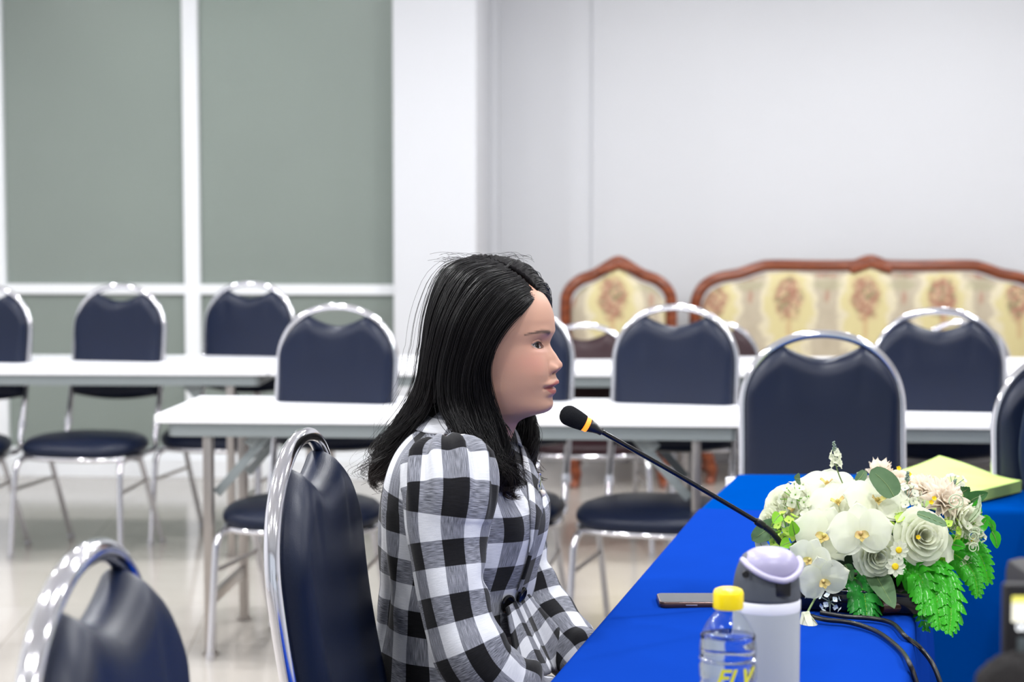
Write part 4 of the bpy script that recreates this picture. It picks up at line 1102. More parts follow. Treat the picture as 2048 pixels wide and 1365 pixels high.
# ---------------------------------------------------------------- the seated woman
AW = D(75)
WF = Vector((math.sin(AW), -math.cos(AW), 0)); WR = Vector((-math.cos(AW), -math.sin(AW), 0)); WU = Vector((0, 0, 1))
YH = 2.87
wroot_p = at(930, 1200, YH); wroot_p.z = 0
woman = empty('person', wroot_p, 0, 'seated woman with long black hair in a black and white checked jacket', 'person')
def wl(p): return Vector(p)-wroot_p
def interp(tab, x):
    xs = [t[0] for t in tab]
    if x <= xs[0]: return np.array(tab[0][1:], float)
    if x >= xs[-1]: return np.array(tab[-1][1:], float)
    for i in range(len(xs)-1):
        if x <= xs[i+1]:
            t = (x-xs[i])/(xs[i+1]-xs[i])
            p0 = np.array(tab[max(i-1, 0)][1:], float); p1 = np.array(tab[i][1:], float); p2 = np.array(tab[i+1][1:], float); p3 = np.array(tab[min(i+2, len(tab)-1)][1:], float)
            h1 = xs[i+1]-xs[i]; m1 = (p2-p0)/(xs[i+1]-xs[max(i-1, 0)])*h1; m2 = (p3-p1)/(xs[min(i+2, len(xs)-1)]-xs[i])*h1
            d = p2-p1
            # keep it monotone between the samples
            m1 = np.where(np.abs(m1) > 3*np.abs(d), 3*d, m1); m2 = np.where(np.abs(m2) > 3*np.abs(d), 3*d, m2)
            m1 = np.where(m1*d < 0, 0, m1); m2 = np.where(m2*d < 0, 0, m2)
            return p1*(2*t**3-3*t**2+1)+m1*(t**3-2*t**2+t)+p2*(-2*t**3+3*t**2)+m2*(t**3-t**2)
# ---- head: horizontal slices from the measured profile. z above the chin, f forward of the ear line
HB = at(985, 820, YH)
def hw_(f, r, z): return HB+WF*f+WR*r+WU*z
PROF = [(-.14, .000), (-.08, .014), (-.04, .030), (-.020, .0385), (-.012, .050), (-.006, .068), (-.002, .083), (.003, .0907), (.0106, .0938), (.018, .0925), (.022, .0928), (.0275, .0978), (.0315, .0985), (.0345, .0972), (.0365, .0945), (.0385, .0965), (.0425, .1030), (.0460, .1030), (.051, .0995), (.0565, .0985), (.0605, .1020), (.0645, .1060), (.0690, .1088), (.0735, .1080), (.079, .1035), (.087, .0985), (.095, .0930), (.103, .0902), (.110, .0920), (.122, .0960), (.139, .0952), (.158, .0900), (.175, .0800), (.19, .064), (.203, .044), (.212, .024), (.2175, .000)]
BASE = [(-.14, .000), (-.08, .014), (-.04, .030), (-.020, .0385), (-.012, .050), (-.006, .068), (-.002, .083), (.003, .0905), (.0106, .0925), (.022, .0920), (.031, .0925), (.045, .0940), (.0565, .0937), (.062, .0930), (.070, .0915), (.085, .0890), (.103, .0868), (.122, .0940), (.139, .0945), (.158, .0895), (.175, .0800), (.19, .064), (.203, .044), (.212, .024), (.2175, .000)]
#        z    back   halfwidth  centre of width   front exponent
SL = [(-.14, -.105, .056, -.05, 2.0), (-.08, -.088, .052, -.035, 2.0), (-.04, -.074, .050, -.020, 2.0), (-.018, -.066, .050, -.010, 2.0), (-.008, -.064, .053, .000, 2.0), (0, -.064, .058, .010, 2.0), (.012, -.066, .063, .015, 2.05), (.03, -.070, .067, .012, 2.15), (.05, -.078, .0695, .010, 2.3), (.07, -.085, .072, .006, 2.4), (.09, -.089, .0735, .004, 2.45), (.12, -.091, .0745, .002, 2.5), (.15, -.089, .074, .0, 2.4), (.175, -.078, .068, -.004, 2.2), (.195, -.058, .054, -.004, 2.0), (.208, -.036, .036, -.003, 2.0), (.2175, -.004, .002, 0, 2.0)]
SL = [tuple(x) for x in SL]
def gauss(x, s): return math.exp(-(x/s)**2)
def almond(r, z, side_r=.0305, cz=.1015, hw2=.0140):
    """signed opening of the eye at lateral position r; >0 inside"""
    q = (r-side_r)/hw2
    if abs(q) >= 1: return -1
    zz0 = cz+.0022*q
    up = .0052*(1-abs(q)**2.2)*(1-.12*q); lo_ = .0036*(1-q*q)
    return min(zz0+up-z, z-(zz0-lo_))
def head_point(z, ph, eyes=True):
    B0 = interp(BASE, z)[0]; P0 = interp(PROF, z)[0]; xb, b, xc, nf = interp(SL, z)
    c, s = math.cos(ph), math.sin(ph)
    if c >= 0:
        f = xc+(B0-xc)*abs(c)**(2/nf); r = b*math.copysign(abs(s)**(2/2.1), s)
    else:
        f = xc+(xb-xc)*abs(c)**(2/2.1); r = b*math.copysign(abs(s)**(2/2.1), s)
    ar = abs(r); col = 0
    if c > 0 and -.01 < z < .17:
        Dm = P0-B0
        kb = max(0.0, min(1.0, (z-.052)/.008)); kb = kb*kb*(3-2*kb)
        if kb > 0:
            w = float(np.interp(z, [.056, .062, .069, .078, .088, .1, .12], [.011, .0125, .0110, .0088, .0078, .0085, .02])); f += kb*Dm*math.exp(-(ar/w)**2.2)
            # the skin between nose and eye
            f += kb*.0030*gauss(ar-.013, .010)*gauss(z-.083, .016)
        if kb < 1:
            w = float(np.interp(z, [.018, .026, .032, .037, .044, .050, .056], [.020, .019, .020, .0235, .0215, .014, .010])); f += (1-kb)*Dm*math.exp(-(ar/w)**3.2)
        f += .0070*math.exp(-((ar-.0135)/.0052)**2-((z-.0665)/.0060)**2)          # nostril wings
        f -= .0050*math.exp(-((ar-.0068)/.0036)**2-((z-.0598)/.0026)**2)          # nostrils
        f -= .0020*math.exp(-((ar-.0195)/.0030)**2-((z-.0660)/.0080)**2)          # crease beside the wing
        f -= .0058*gauss(ar-.026, .016)*gauss(z-.1035, .0105)                     # socket
        f += .0020*gauss(ar-.030, .018)*gauss(z-.1215, .0065)                     # brow
        f += .0050*gauss(ar-.036, .020)*gauss(z-.070, .022)                       # cheek
        f += .0012*gauss(ar-.031, .014)*gauss(z-.0925, .0035)                     # under-eye fold
        f -= .0028*gauss(ar-.0262, .0035)*gauss(z-.0372, .0035)                   # mouth corner
        f -= .0022*math.exp(-(ar/.0225)**6)*gauss(z-.0366, .0011)                 # lip line
        op = almond(ar, z) if eyes else -1
        e = max(0, min(1, (op+.0006)/.0012)); f -= (.0085+.004*max(0, (.034-ar)/.014))*e
        f += .0018*gauss(op+.0015, .0013)*(1 if z > .1015 else .5)*(1 if abs(ar-.0305) < .016 else 0)
        f -= .0010*gauss(op+.0040, .0008)*(1 if z > .104 and abs(ar-.0305) < .014 else 0)
    if True:
        # fuller jaw toward the corner
        k = gauss(f-.02, .035)*gauss(z-.03, .022); r *= 1+.03*k
    return f, r, z
zs = list(np.linspace(-.14, -.022, 12))+list(np.linspace(-.02, .02, 28)[0:])+list(np.linspace(.0212, .112, 86))+list(np.linspace(.1145, .2175, 46))
phs = []
NP = 150
for i in range(NP*2): 
    t = -1+i/NP; phs.append(PI*(abs(t)**1.55)*(1 if t > 0 else -1))
V = []; COL = []
SKIN = np.array([.47, .265, .190]); 
rs_ = np.random.RandomState(3)
def skin_col(f, r, z):
    ar = abs(r); c = SKIN.copy()
    front = f > .03
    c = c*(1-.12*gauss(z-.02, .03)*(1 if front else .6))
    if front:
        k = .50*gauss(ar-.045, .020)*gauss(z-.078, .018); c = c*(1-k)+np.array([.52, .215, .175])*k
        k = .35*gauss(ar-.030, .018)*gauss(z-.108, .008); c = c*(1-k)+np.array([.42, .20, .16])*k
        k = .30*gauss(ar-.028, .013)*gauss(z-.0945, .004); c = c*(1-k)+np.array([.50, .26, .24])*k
        k = .35*gauss(ar, .016)*gauss(z-.068, .010); c = c*(1-k)+np.array([.54, .27, .20])*k
        # lips
        zu = .0475-.0095*(ar/.0245)**2.2+.0012*gauss(ar-.006, .004)-.0010*gauss(ar, .003); zl_ = .0265+.0100*(ar/.0245)**2.4
        if ar < .0255:
            m = min((zu-z)/.0012, (z-zl_)/.0012); k = max(0, min(1, m+.5)); k *= .95
            c = c*(1-k)+np.array([.34, .10, .085])*k
            k = .75*gauss(z-.0366, .0010)*(ar < .0245); c = c*(1-k)+np.array([.10, .02, .02])*k
        k = .9*math.exp(-((ar-.0068)/.0032)**4-((z-.0590)/.0024)**4); c = c*(1-k)+np.array([.06, .02, .015])*k
        # eyebrow: rising then falling to the outside
        q = (ar-.0115)/.047
        if 0 <= q <= 1:
            zc_ = .1185+.0050*math.sin(min(1, q*1.25)*PI*.62)-.0035*max(0, q-.55)/.45; hh = .0040*(1-.74*q**1.2)*min(1, .45+q*4)
            k = math.exp(-((z-zc_)/hh)**4)*(.92+.06*math.sin(ar*2600+z*1300))*min(1, q*7+.2)*.97; k = max(0, min(1, k)); c = c*(1-k)+np.array([.035, .022, .02])*k
        op = almond(ar, z)
        if op > -.0004: c = np.array([.22, .09, .08]) if op < .0006 else np.array([.45, .30, .27])
    # under the hair the scalp reads dark, apart from the parting
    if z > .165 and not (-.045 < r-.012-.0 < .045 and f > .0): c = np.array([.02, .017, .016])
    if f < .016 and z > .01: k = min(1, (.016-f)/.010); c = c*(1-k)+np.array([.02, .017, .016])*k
    return c
for z in zs:
    for ph in phs:
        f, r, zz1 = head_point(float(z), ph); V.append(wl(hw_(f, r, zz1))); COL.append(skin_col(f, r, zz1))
n = len(phs); Fh = []
for i in range(len(zs)-1):
    for j in range(n): Fh.append((i*n+j, i*n+(j+1) % n, (i+1)*n+(j+1) % n, (i+1)*n+j))
Fh.append(tuple(range((len(zs)-1)*n, len(zs)*n)))

# ---- limbs and trunk by a skin modifier, joined into the same mesh
def skinned(nodes, edges, radii, sub=2):
    me = bpy.data.meshes.new('sk'); me.from_pydata([tuple(p) for p in nodes], edges, []); o = bpy.data.objects.new('sk', me); C.objects.link(o)
    md = o.modifiers.new('s', 'SKIN'); md.use_smooth_shade = True; sd = o.modifiers.new('u', 'SUBSURF'); sd.levels = sub; sd.render_levels = sub
    for i, r in enumerate(radii):
        rr_ = r if isinstance(r, tuple) else (r, r); me.skin_vertices[0].data[i].radius = rr_
    me.skin_vertices[0].data[0].use_root = True
    dg = bpy.context.evaluated_depsgraph_get(); m2 = bpy.data.meshes.new_from_object(o.evaluated_get(dg)); bpy.data.objects.remove(o)
    vs = [v.co.copy() for v in m2.vertices]; fs = [tuple(p.vertices) for p in m2.polygons]; bpy.data.meshes.remove(m2); return vs, fs
def B_(f, r, z): return WF*f+WR*r+WU*z      # body frame, relative to the root
near_arm = [at(905, 915, 2.69), at(897, 1060, 2.665), at(912, 1200, 2.64), at(950, 1335, 2.63), at(1030, 1382, 2.67), at(1105, 1428, 2.745)]
far_arm = [at(985, 920, 3.03), at(1025, 1060, 3.045), at(1068, 1222, 3.02), at(1135, 1292, 2.96), at(1182, 1345, 2.90)]
na = [wl(p) for p in near_arm]; fa = [wl(p) for p in far_arm]
neck0 = wl(hw_(-.035, 0, -.10)); 
nodes = [B_(-.03, 0, .56), B_(-.03, 0, .70), B_(-.02, 0, .85), B_(-.01, 0, .97), neck0, B_(.0, .09, .545), B_(.38, .10, .535), B_(.42, .10, .10), B_(.50, .10, .045), B_(.0, -.09, .545), B_(.38, -.10, .535), B_(.42, -.10, .10), B_(.50, -.10, .045)]
edges = [(0, 1), (1, 2), (2, 3), (3, 4), (0, 5), (5, 6), (6, 7), (7, 8), (0, 9), (9, 10), (10, 11), (11, 12)]
radii = [(.11, .13), (.085, .11), (.08, .11), (.06, .08), .042, .075, .055, .035, .03, .075, .055, .035, .03]
def add_arm(pts, rad, side):
    global nodes, edges, radii
    st = len(nodes); nodes += pts; radii += rad; edges.append((3, st)); edges += [(st+i, st+i+1) for i in range(len(pts)-1)]
    w = pts[-1]; d = (pts[-1]-pts[-2]).normalized(); lat = (d.cross(WU)).normalized(); up = lat.cross(d).normalized()
    palm = w+d*.045; nodes.append(palm); radii.append((.030, .014)); edges.append((st+len(pts)-1, len(nodes)-1)); pi_ = len(nodes)-1
    lens = [.060, .070, .065, .050]
    for k in range(4):
        off = lat*(-.030+.020*k)*side; a = palm+off+d*.028; q0 = len(nodes)
        nodes += [a, a+d*lens[k]*.5-up*.008, a+d*lens[k]*.82-up*.026, a+d*lens[k]*.9-up*.045]; radii += [.0088, .0084, .0078, .0062]
        edges += [(pi_, q0), (q0, q0+1), (q0+1, q0+2), (q0+2, q0+3)]
    q0 = len(nodes); t0 = w+d*.022-lat*.030*side
    nodes += [t0, t0+d*.025-lat*.016*side, t0+d*.050-lat*.014*side-up*.008]; radii += [.011, .0095, .0075]; edges += [(st+len(pts)-1, q0), (q0, q0+1), (q0+1, q0+2)]
add_arm(na, [.036, .038, .036, .034, .031, .024], 1); add_arm(fa, [.036, .036, .034, .030, .024], -1)
sv, sf = skinned(nodes, edges, radii)
o_ = len(V); V += [tuple(v) for v in sv]; Fh += [tuple(i+o_ for i in f) for f in sf]; COL += [SKIN]*len(sv)
me = bpy.data.meshes.new('body'); me.from_pydata([tuple(v) for v in V], [], Fh); me.update()
ca = me.color_attributes.new('tone', 'FLOAT_COLOR', 'POINT')
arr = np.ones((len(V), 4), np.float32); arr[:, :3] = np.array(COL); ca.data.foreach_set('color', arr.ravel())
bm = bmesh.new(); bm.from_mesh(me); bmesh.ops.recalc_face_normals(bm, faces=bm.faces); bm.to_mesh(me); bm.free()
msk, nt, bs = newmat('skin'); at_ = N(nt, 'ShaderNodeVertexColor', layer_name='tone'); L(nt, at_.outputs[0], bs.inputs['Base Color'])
bs.inputs['Roughness'].default_value = .48; bs.inputs['Subsurface Weight'].default_value = .12; bs.inputs['Subsurface Radius'].default_value = (1, .35, .2); bs.inputs['Subsurface Scale'].default_value = .006; bs.inputs['Specular IOR Level'].default_value = .4
tc = N(nt, 'ShaderNodeTexCoord'); nn_ = N(nt, 'ShaderNodeTexNoise'); nn_.inputs['Scale'].default_value = 700; L(nt, tc.outputs['Object'], nn_.inputs['Vector']); bp = N(nt, 'ShaderNodeBump'); bp.inputs['Strength'].default_value = .12; bp.inputs['Distance'].default_value = .0006; L(nt, nn_.outputs['Fac'], bp.inputs['Height']); L(nt, bp.outputs[0], bs.inputs['Normal'])
body = link('body', me, msk, woman, auto=0)

# ---- eyes and lashes
def surf_f(r, z):
    """forward position of the skin at lateral r, height z"""
    lo_a, hi_a = 0.0, PI/2
    for _ in range(30):
        m = (lo_a+hi_a)/2; f, rr_, _z = head_point(z, m)
        if rr_ < abs(r): lo_a = m
        else: hi_a = m
    return head_point(z, lo_a)[0]
iris = M('iris_brown', srgb(30, 19, 15), .12, var=.3, scale=600); pup = M('pupil', srgb(8, 7, 8), .06, var=.1); scl = M('sclera', srgb(205, 200, 200), .15, var=.03, scale=300)
lashm = M('lash_black', srgb(18, 14, 14), .5, var=.1)
for sg in (1, -1):
    # the visible front of the eye, following the lids; iris set toward the nose as she looks ahead
    nu_, nv_ = 44, 20; vs = []; fc = []; mats = []
    rr0 = np.linspace(.0305-.0150, .0305+.0150, nu_+1); zz0_ = np.linspace(.1015-.0062, .1015+.0078, nv_+1)
    def f_free(r, z):
        lo_a, hi_a = 0.0, PI/2
        for _ in range(16):
            m = (lo_a+hi_a)/2
            if head_point(z, m, False)[1] < r: lo_a = m
            else: hi_a = m
        return head_point(z, lo_a, False)[0]
    tabf = [[f_free(r, z) for r in rr0[::4]] for z in zz0_[::4]]
    tabf = np.array(tabf)
    ic_r, ic_z, ir = .0262, .1025, .0056
    def ff(r, z):
        u = (r-rr0[0])/(rr0[-1]-rr0[0])*(tabf.shape[1]-1); v = (z-zz0_[0])/(zz0_[-1]-zz0_[0])*(tabf.shape[0]-1)
        i = min(int(u), tabf.shape[1]-2); j = min(int(v), tabf.shape[0]-2); u -= i; v -= j
        return (tabf[j, i]*(1-u)+tabf[j, i+1]*u)*(1-v)+(tabf[j+1, i]*(1-u)+tabf[j+1, i+1]*u)*v
    for z in zz0_:
        for r in rr0:
            q = (r-.0305)/.0150; d2 = math.hypot(r-ic_r, z-ic_z)
            f = ff(r, z)-.0030+.0014*(1-q*q)+(.0006*(1-(d2/ir)**2) if d2 < ir else 0)
            if abs(q) > .9: f -= .002
            vs.append(wl(hw_(f, r*sg, z)))
    for j in range(nv_):
        for i in range(nu_):
            fc.append((j*(nu_+1)+i, j*(nu_+1)+i+1, (j+1)*(nu_+1)+i+1, (j+1)*(nu_+1)+i))
            d2 = math.hypot((rr0[i]+rr0[i+1])/2-ic_r, (zz0_[j]+zz0_[j+1])/2-ic_z); mats.append(1 if d2 < .0022 else (0 if d2 < ir else 2))
    me = bpy.data.meshes.new('eye'); me.from_pydata([tuple(v) for v in vs], [], fc); me.update()
    oe = link('eye', me, [iris, pup, scl], woman, auto=0)
    me.polygons.foreach_set('material_index', mats)
    md = oe.modifiers.new('thickness', 'SOLIDIFY'); md.thickness = .003; md.offset = -1 if sg < 0 else 1
    b = MB(); up_pts = []
    for i in range(17):
        q = -1+2*i/16; r = .0305+.0140*q; zt_ = .1015+.0022*q+.0052*(1-abs(q)**2.2)*(1-.12*q)
        up_pts.append((r, zt_, q))
    line = [wl(hw_(surf_f(r, z+.0008)+.0010, r*sg, z)) for r, z, q in up_pts]
    b.tube(line, [.0003+.0005*(1-abs(q)) + (.0003 if q > 0 else 0) for r, z, q in up_pts], 6)
    for i in range(4, 17):
        for k in range(2):
            p = line[i]; q = up_pts[i][2]; d = WF*.8+WR*sg*(.45*q+.1)+WU*(-.12+.25*k/3)
            b.tube([p, p+d*.0018, p+d*.0032+WU*.0010], [.00022, .00018, .00006], 4)
    lo_pts = [wl(hw_(surf_f(.0305+.0140*q, .1015+.0022*q-.0036*(1-q*q)-.0008)+.0004, (.0305+.0140*q)*sg, .1015+.0022*q-.0036*(1-q*q))) for q in np.linspace(-.9, 1, 14)]
    b.tube(lo_pts, .00028, 5)
    b.build('eyelashes', lashm, woman, auto=0)

# ---- hair
hair_m, nt, bs = newmat('black_hair'); tc = N(nt, 'ShaderNodeTexCoord')
nn_ = N(nt, 'ShaderNodeTexNoise'); nn_.inputs['Scale'].default_value = 26; L(nt, tc.outputs['Object'], nn_.inputs['Vector'])
sp = N(nt, 'ShaderNodeSeparateXYZ'); L(nt, tc.outputs['Object'], sp.inputs[0])
mr = N(nt, 'ShaderNodeMapRange'); mr.inputs[1].default_value = 1.02; mr.inputs[2].default_value = .92; L(nt, sp.outputs['Z'], mr.inputs[0])
dark = mixc(nt, nn_.outputs['Fac'], srgb(9, 8, 10), srgb(17, 15, 17)); brn = mixc(nt, nn_.outputs['Fac'], srgb(16, 11, 11), srgb(40, 26, 22))
L(nt, mixc(nt, mr.outputs[0], dark, brn), bs.inputs['Base Color']); bs.inputs['Roughness'].default_value = .42; bs.inputs['Specular IOR Level'].default_value = .20
NG = [  # near side, from the face edge round to the back
 [(1073, 594, 2.834), (1050, 611, 2.796), (1014, 643, 2.779), (984, 688, 2.774), (971, 740, 2.774), (978, 795, 2.776), (998, 850, 2.777), (1018, 900, 2.775), (1030, 945, 2.77), (1034, 985, 2.77)],
 [(1066, 582, 2.834), (1030, 602, 2.792), (990, 648, 2.772), (962, 700, 2.765), (950, 755, 2.765), (957, 812, 2.768), (974, 868, 2.757), (995, 915, 2.75), (1012, 955, 2.75), (1022, 990, 2.752)],
 [(1050, 563, 2.834), (1000, 588, 2.784), (956, 645, 2.766), (932, 712, 2.764), (922, 775, 2.763), (930, 830, 2.758), (948, 880, 2.742), (972, 922, 2.738), (994, 958, 2.738), (1010, 985, 2.742)],
 [(1026, 545, 2.838), (970, 568, 2.788), (922, 635, 2.766), (898, 708, 2.765), (889, 770, 2.764), (895, 818, 2.758), (915, 858, 2.738), (942, 900, 2.732), (968, 938, 2.732), (990, 972, 2.735)],
 [(1002, 530, 2.848), (940, 555, 2.800), (896, 632, 2.778), (874, 705, 2.776), (864, 765, 2.782), (852, 815, 2.80), (826, 858, 2.83), (800, 897, 2.85), (781, 935, 2.86), (768, 968, 2.865)],
 [(975, 521, 2.858), (916, 547, 2.822), (877, 625, 2.806), (861, 703, 2.806), (850, 765, 2.812), (830, 818, 2.835), (801, 862, 2.86), (777, 902, 2.88), (760, 940, 2.885), (752, 972, 2.885)],
 [(950, 518, 2.870), (899, 542, 2.850), (867, 620, 2.844), (853, 700, 2.844), (842, 765, 2.850), (818, 815, 2.88), (789, 858, 2.90), (766, 897, 2.91), (752, 930, 2.915), (747, 960, 2.915)],
 [(938, 519, 2.890), (890, 545, 2.890), (862, 620, 2.895), (849, 700, 2.900), (838, 765, 2.905), (812, 818, 2.93), (788, 856, 2.94), (768, 890, 2.945), (757, 920, 2.95), (752, 945, 2.95)],
]
FG = [  # far side, from the forehead round to the back
 [(1076, 589, 2.843), (1084, 590, 2.868), (1092, 599, 2.895), (1096, 616, 2.922), (1084, 650, 2.946), (1066, 702, 2.958), (1056, 765, 2.958), (1056, 830, 2.95), (1068, 885, 2.935), (1076, 935, 2.925)],
 [(1069, 576, 2.843), (1082, 574, 2.872), (1091, 586, 2.905), (1088, 612, 2.935), (1074, 650, 2.955), (1058, 710, 2.965), (1052, 780, 2.96), (1048, 845, 2.95), (1060, 900, 2.935), (1072, 955, 2.925)],
 [(1053, 558, 2.844), (1068, 553, 2.875), (1078, 572, 2.918), (1080, 620, 2.950), (1065, 665, 2.965), (1045, 730, 2.972), (1030, 795, 2.965), (1030, 860, 2.95), (1045, 915, 2.94), (1062, 965, 2.93)],
 [(1028, 541, 2.847), (1048, 532, 2.880), (1058, 556, 2.930), (1050, 620, 2.962), (1032, 680, 2.975), (1012, 745, 2.98), (1000, 810, 2.97), (1000, 870, 2.96), (1015, 920, 2.95), (1030, 970, 2.94)],
 [(1002, 529, 2.850), (1012, 519, 2.890), (1012, 545, 2.945), (1000, 620, 2.972), (980, 690, 2.985), (960, 760, 2.985), (945, 820, 2.98), (930, 870, 2.98), (915, 910, 2.98), (905, 950, 2.98)],
 [(975, 521, 2.862), (975, 516, 2.900), (965, 545, 2.955), (945, 620, 2.978), (925, 690, 2.99), (905, 760, 2.99), (885, 820, 2.985), (865, 865, 2.985), (845, 905, 2.985), (830, 940, 2.985)],
 [(950, 518, 2.875), (938, 519, 2.915), (915, 550, 2.950), (895, 620, 2.965), (880, 695, 2.975), (868, 760, 2.975), (845, 820, 2.975), (820, 862, 2.975), (800, 900, 2.975), (785, 935, 2.975)],
 NG[7]]
NSEG = 30
def dens(g): return [wl(at(x, y, z)) for x, y, z in g]
def resample(P, k):
    P = catmull(P, 8); d = [0]
    for a, b2 in zip(P, P[1:]): d.append(d[-1]+(b2-a).length)
    out = []; j = 0
    for i in range(k):
        t = d[-1]*i/(k-1)
        while j < len(d)-2 and d[j+1] < t: j += 1
        u = (t-d[j])/max(1e-9, d[j+1]-d[j]); out.append(P[j].lerp(P[j+1], min(1, max(0, u))))
    return out
# the same fraction along every guide keeps head, shoulder and tips together
def guide(g): return catmull(dens(g), 5)
NGp = [guide(g) for g in NG]; FGp = [guide(g) for g in FG]
def across(G, s):
    i = min(len(G)-2, int(s)); t = s-i
    out = []
    for k in range(len(G[0])):
        p = [G[max(0, i-1)][k], G[i][k], G[i+1][k], G[min(len(G)-1, i+2)][k]]
        out.append(.5*((2*p[1])+(p[2]-p[0])*t+(2*p[0]-5*p[1]+4*p[2]-p[3])*t*t+(3*p[1]-p[0]-3*p[2]+p[3])*t**3))
    return out
hr = random.Random(5)
hair_c = wl(hw_(-.005, 0, .10))
hair_s = hair_m.copy(); hair_s.name = 'hair_under'; hair_s.node_tree.nodes['Principled BSDF'].inputs['Roughness'].default_value = .7; hair_s.node_tree.nodes['Principled BSDF'].inputs['Specular IOR Level'].default_value = .06
def sheet(G, s0, s1, kmax, n, name, inset=.004):
    b = MB(); rows = []
    for i in range(n+1):
        s = s0+(s1-s0)*i/n; g = across(G, s)[:kmax]
        rows.append([p+(Vector((hair_c.x, hair_c.y, p.z))-p).normalized()*inset+Vector((0, 0, .0015*math.sin(s*17+j*.4))) for j, p in enumerate(g)])
    b.grid(rows); o = b.build(name, hair_s, woman, auto=0)
    md = o.modifiers.new('thickness', 'SOLIDIFY'); md.thickness = .008; md.offset = 0
    return o
K = len(NGp[0])
hair_mb = MB()
def strands(G, n, smin, smax, split=None, out=.003, rad=.00055, length=(.86, 1.04), wave=.004, stray=.0):
    for q in range(n):
        s = hr.uniform(smin, smax)
        if split and split[0] < s < split[1]: s = split[0]-hr.uniform(0, .3) if s < (split[0]+split[1])/2 else split[1]+hr.uniform(0, .3)
        g = across(G, max(0, min(len(G)-1, s))); k = len(g); cid = int(s*6.5+50); gc = across(G, max(0, min(len(G)-1, (cid-50+.5)/6.5))); cr3 = random.Random(cid*31+len(G)); chs = [cr3.uniform(0, 6.28), cr3.uniform(5, 8), cr3.uniform(.6, 1.5)]
        if split: gc = g if split[0]-.4 < s < split[1]+.4 else gc
        L_ = min(1, hr.uniform(*length)); m = int(k*L_)
        off = hr.gauss(.4, 1)*out; ph = chs[0]+hr.gauss(0, .35); fr2 = chs[1]; cl = chs[2]*wave*hr.uniform(.7, 1.2); cl2 = (1 if chs[0] > 3.1 else -1)*hr.uniform(.3, 1.6)
        side = hr.gauss(0, 1)*.004; pts = []
        for j in range(0, m):
            t = j/(k-1); pk = .72*max(0, (t-.3)/.7)**.8; p = g[j].lerp(gc[j], pk)
            o2 = (p-Vector((hair_c.x, hair_c.y, min(p.z, hair_c.z)+.02))); o2.z *= (1 if p.z > hair_c.z else .1)
            o2 = o2.normalized() if o2.length > 1e-5 else WU
            tg = (g[min(j+1, k-1)]-g[max(j-1, 0)]).normalized(); sd = tg.cross(o2).normalized()
            e = min(1, t*6)
            w2 = cl*max(0, (t-.45)/.55)**1.5*3
            rt = 1+stray*t*3
            p = p+o2*(off*e*rt*(1-.4*t)+w2*math.cos(t*fr2*2+ph)*.8)+sd*(side*e*rt+w2*math.sin(t*fr2*2+ph))
            if t > .8 and wave > 0: p = p+sd*(t-.8)**2*.16*cl2-o2*(t-.8)**2*.30*abs(cl2)+WU*(t-.8)**2*.15*abs(cl2)
            pts.append(p)
        if len(pts) > 3:
            c = len(pts); hair_mb.tube(pts, [rad*(.5+.7*min(1, i/4))*(1-.65*(i/c)**3) for i in range(c)], 3, caps=False)
sheet(NGp, 0, 3.0, K-4, 26, 'hair_mass'); sheet(NGp, 3.0, 4.0, int(K*.53), 8, 'hair_mass'); sheet(NGp, 4.0, 7.0, K-5, 24, 'hair_mass')
sheet(FGp, 0, 3.4, K-5, 24, 'hair_mass', .0015); sheet(FGp, 3.4, 7.0, K-6, 24, 'hair_mass')
strands(NGp, 3200, -.06, 7, (3.15, 3.95), .0026, .00045)
strands([[p for p in g[:int(K*.55)]] for g in NGp], 260, 3.0, 4.0, None, .0025, .0006, wave=0)
strands(FGp, 2300, -.02, 7, None, .0022, .0005)
strands(NGp, 380, 0, 7, (3.2, 3.9), .006, .00045, (.9, 1.06), .011); strands(FGp, 160, 1, 4, None, .004, .0005, (.85, 1.0), .010)
strands(NGp, 26, 3.9, 7, None, .007, .00020, (.6, 1.0), .012, .6); strands(FGp, 14, 1, 5, None, .003, .00016, (.3, 1.0), .01, 1.0)
# loose curled locks at the ends
for G, s, n, Rr, dirn in ((NGp, .25, 46, .011, 1), (NGp, .9, 46, .012, -1), (NGp, 1.6, 40, .010, 1), (NGp, 2.4, 36, .011, -1), (NGp, 4.3, 40, .010, -1), (NGp, 4.9, 46, .013, -1), (NGp, 5.6, 50, .014, -1), (NGp, 6.3, 46, .013, -1), (NGp, 6.8, 36, .010, 1), (FGp, .2, 40, .010, 1), (FGp, .8, 44, .012, -1), (FGp, 1.5, 36, .010, 1), (FGp, 2.2, 30, .010, 1)):
    g = across(G, s); k = len(g)
    tg0 = (g[-1]-g[-6]).normalized(); g = g+[g[-1]+tg0*.006*i for i in range(1, 5)]; k = len(g)
    for q in range(n):
        o3 = Vector((hr.gauss(0, .0026), hr.gauss(0, .0026), hr.gauss(0, .0026))); ph0 = hr.gauss(0, .22); st = int(k*hr.uniform(.42, .55)); en = k-hr.randint(0, 4); pts = []
        for j in range(st, en):
            t = (j-st)/(k-st); tg = (g[min(j+1, k-1)]-g[j-1]).normalized(); x4 = tg.cross(WF).normalized(); y4 = tg.cross(x4)
            a = dirn*(t**1.2*8.5)+ph0; R4 = Rr*t**1.3
            pts.append(g[j]+o3*(1-.5*t)+x4*(R4*math.sin(a))+y4*(R4*(math.cos(a)-.3))+WU*(.020*max(0, t-.8)/.2*t))
        if len(pts) > 4: c = len(pts); hair_mb.tube(pts, [.00045*(.6+.6*min(1, i/3))*(1-.7*(i/c)**3) for i in range(c)], 3, caps=False)
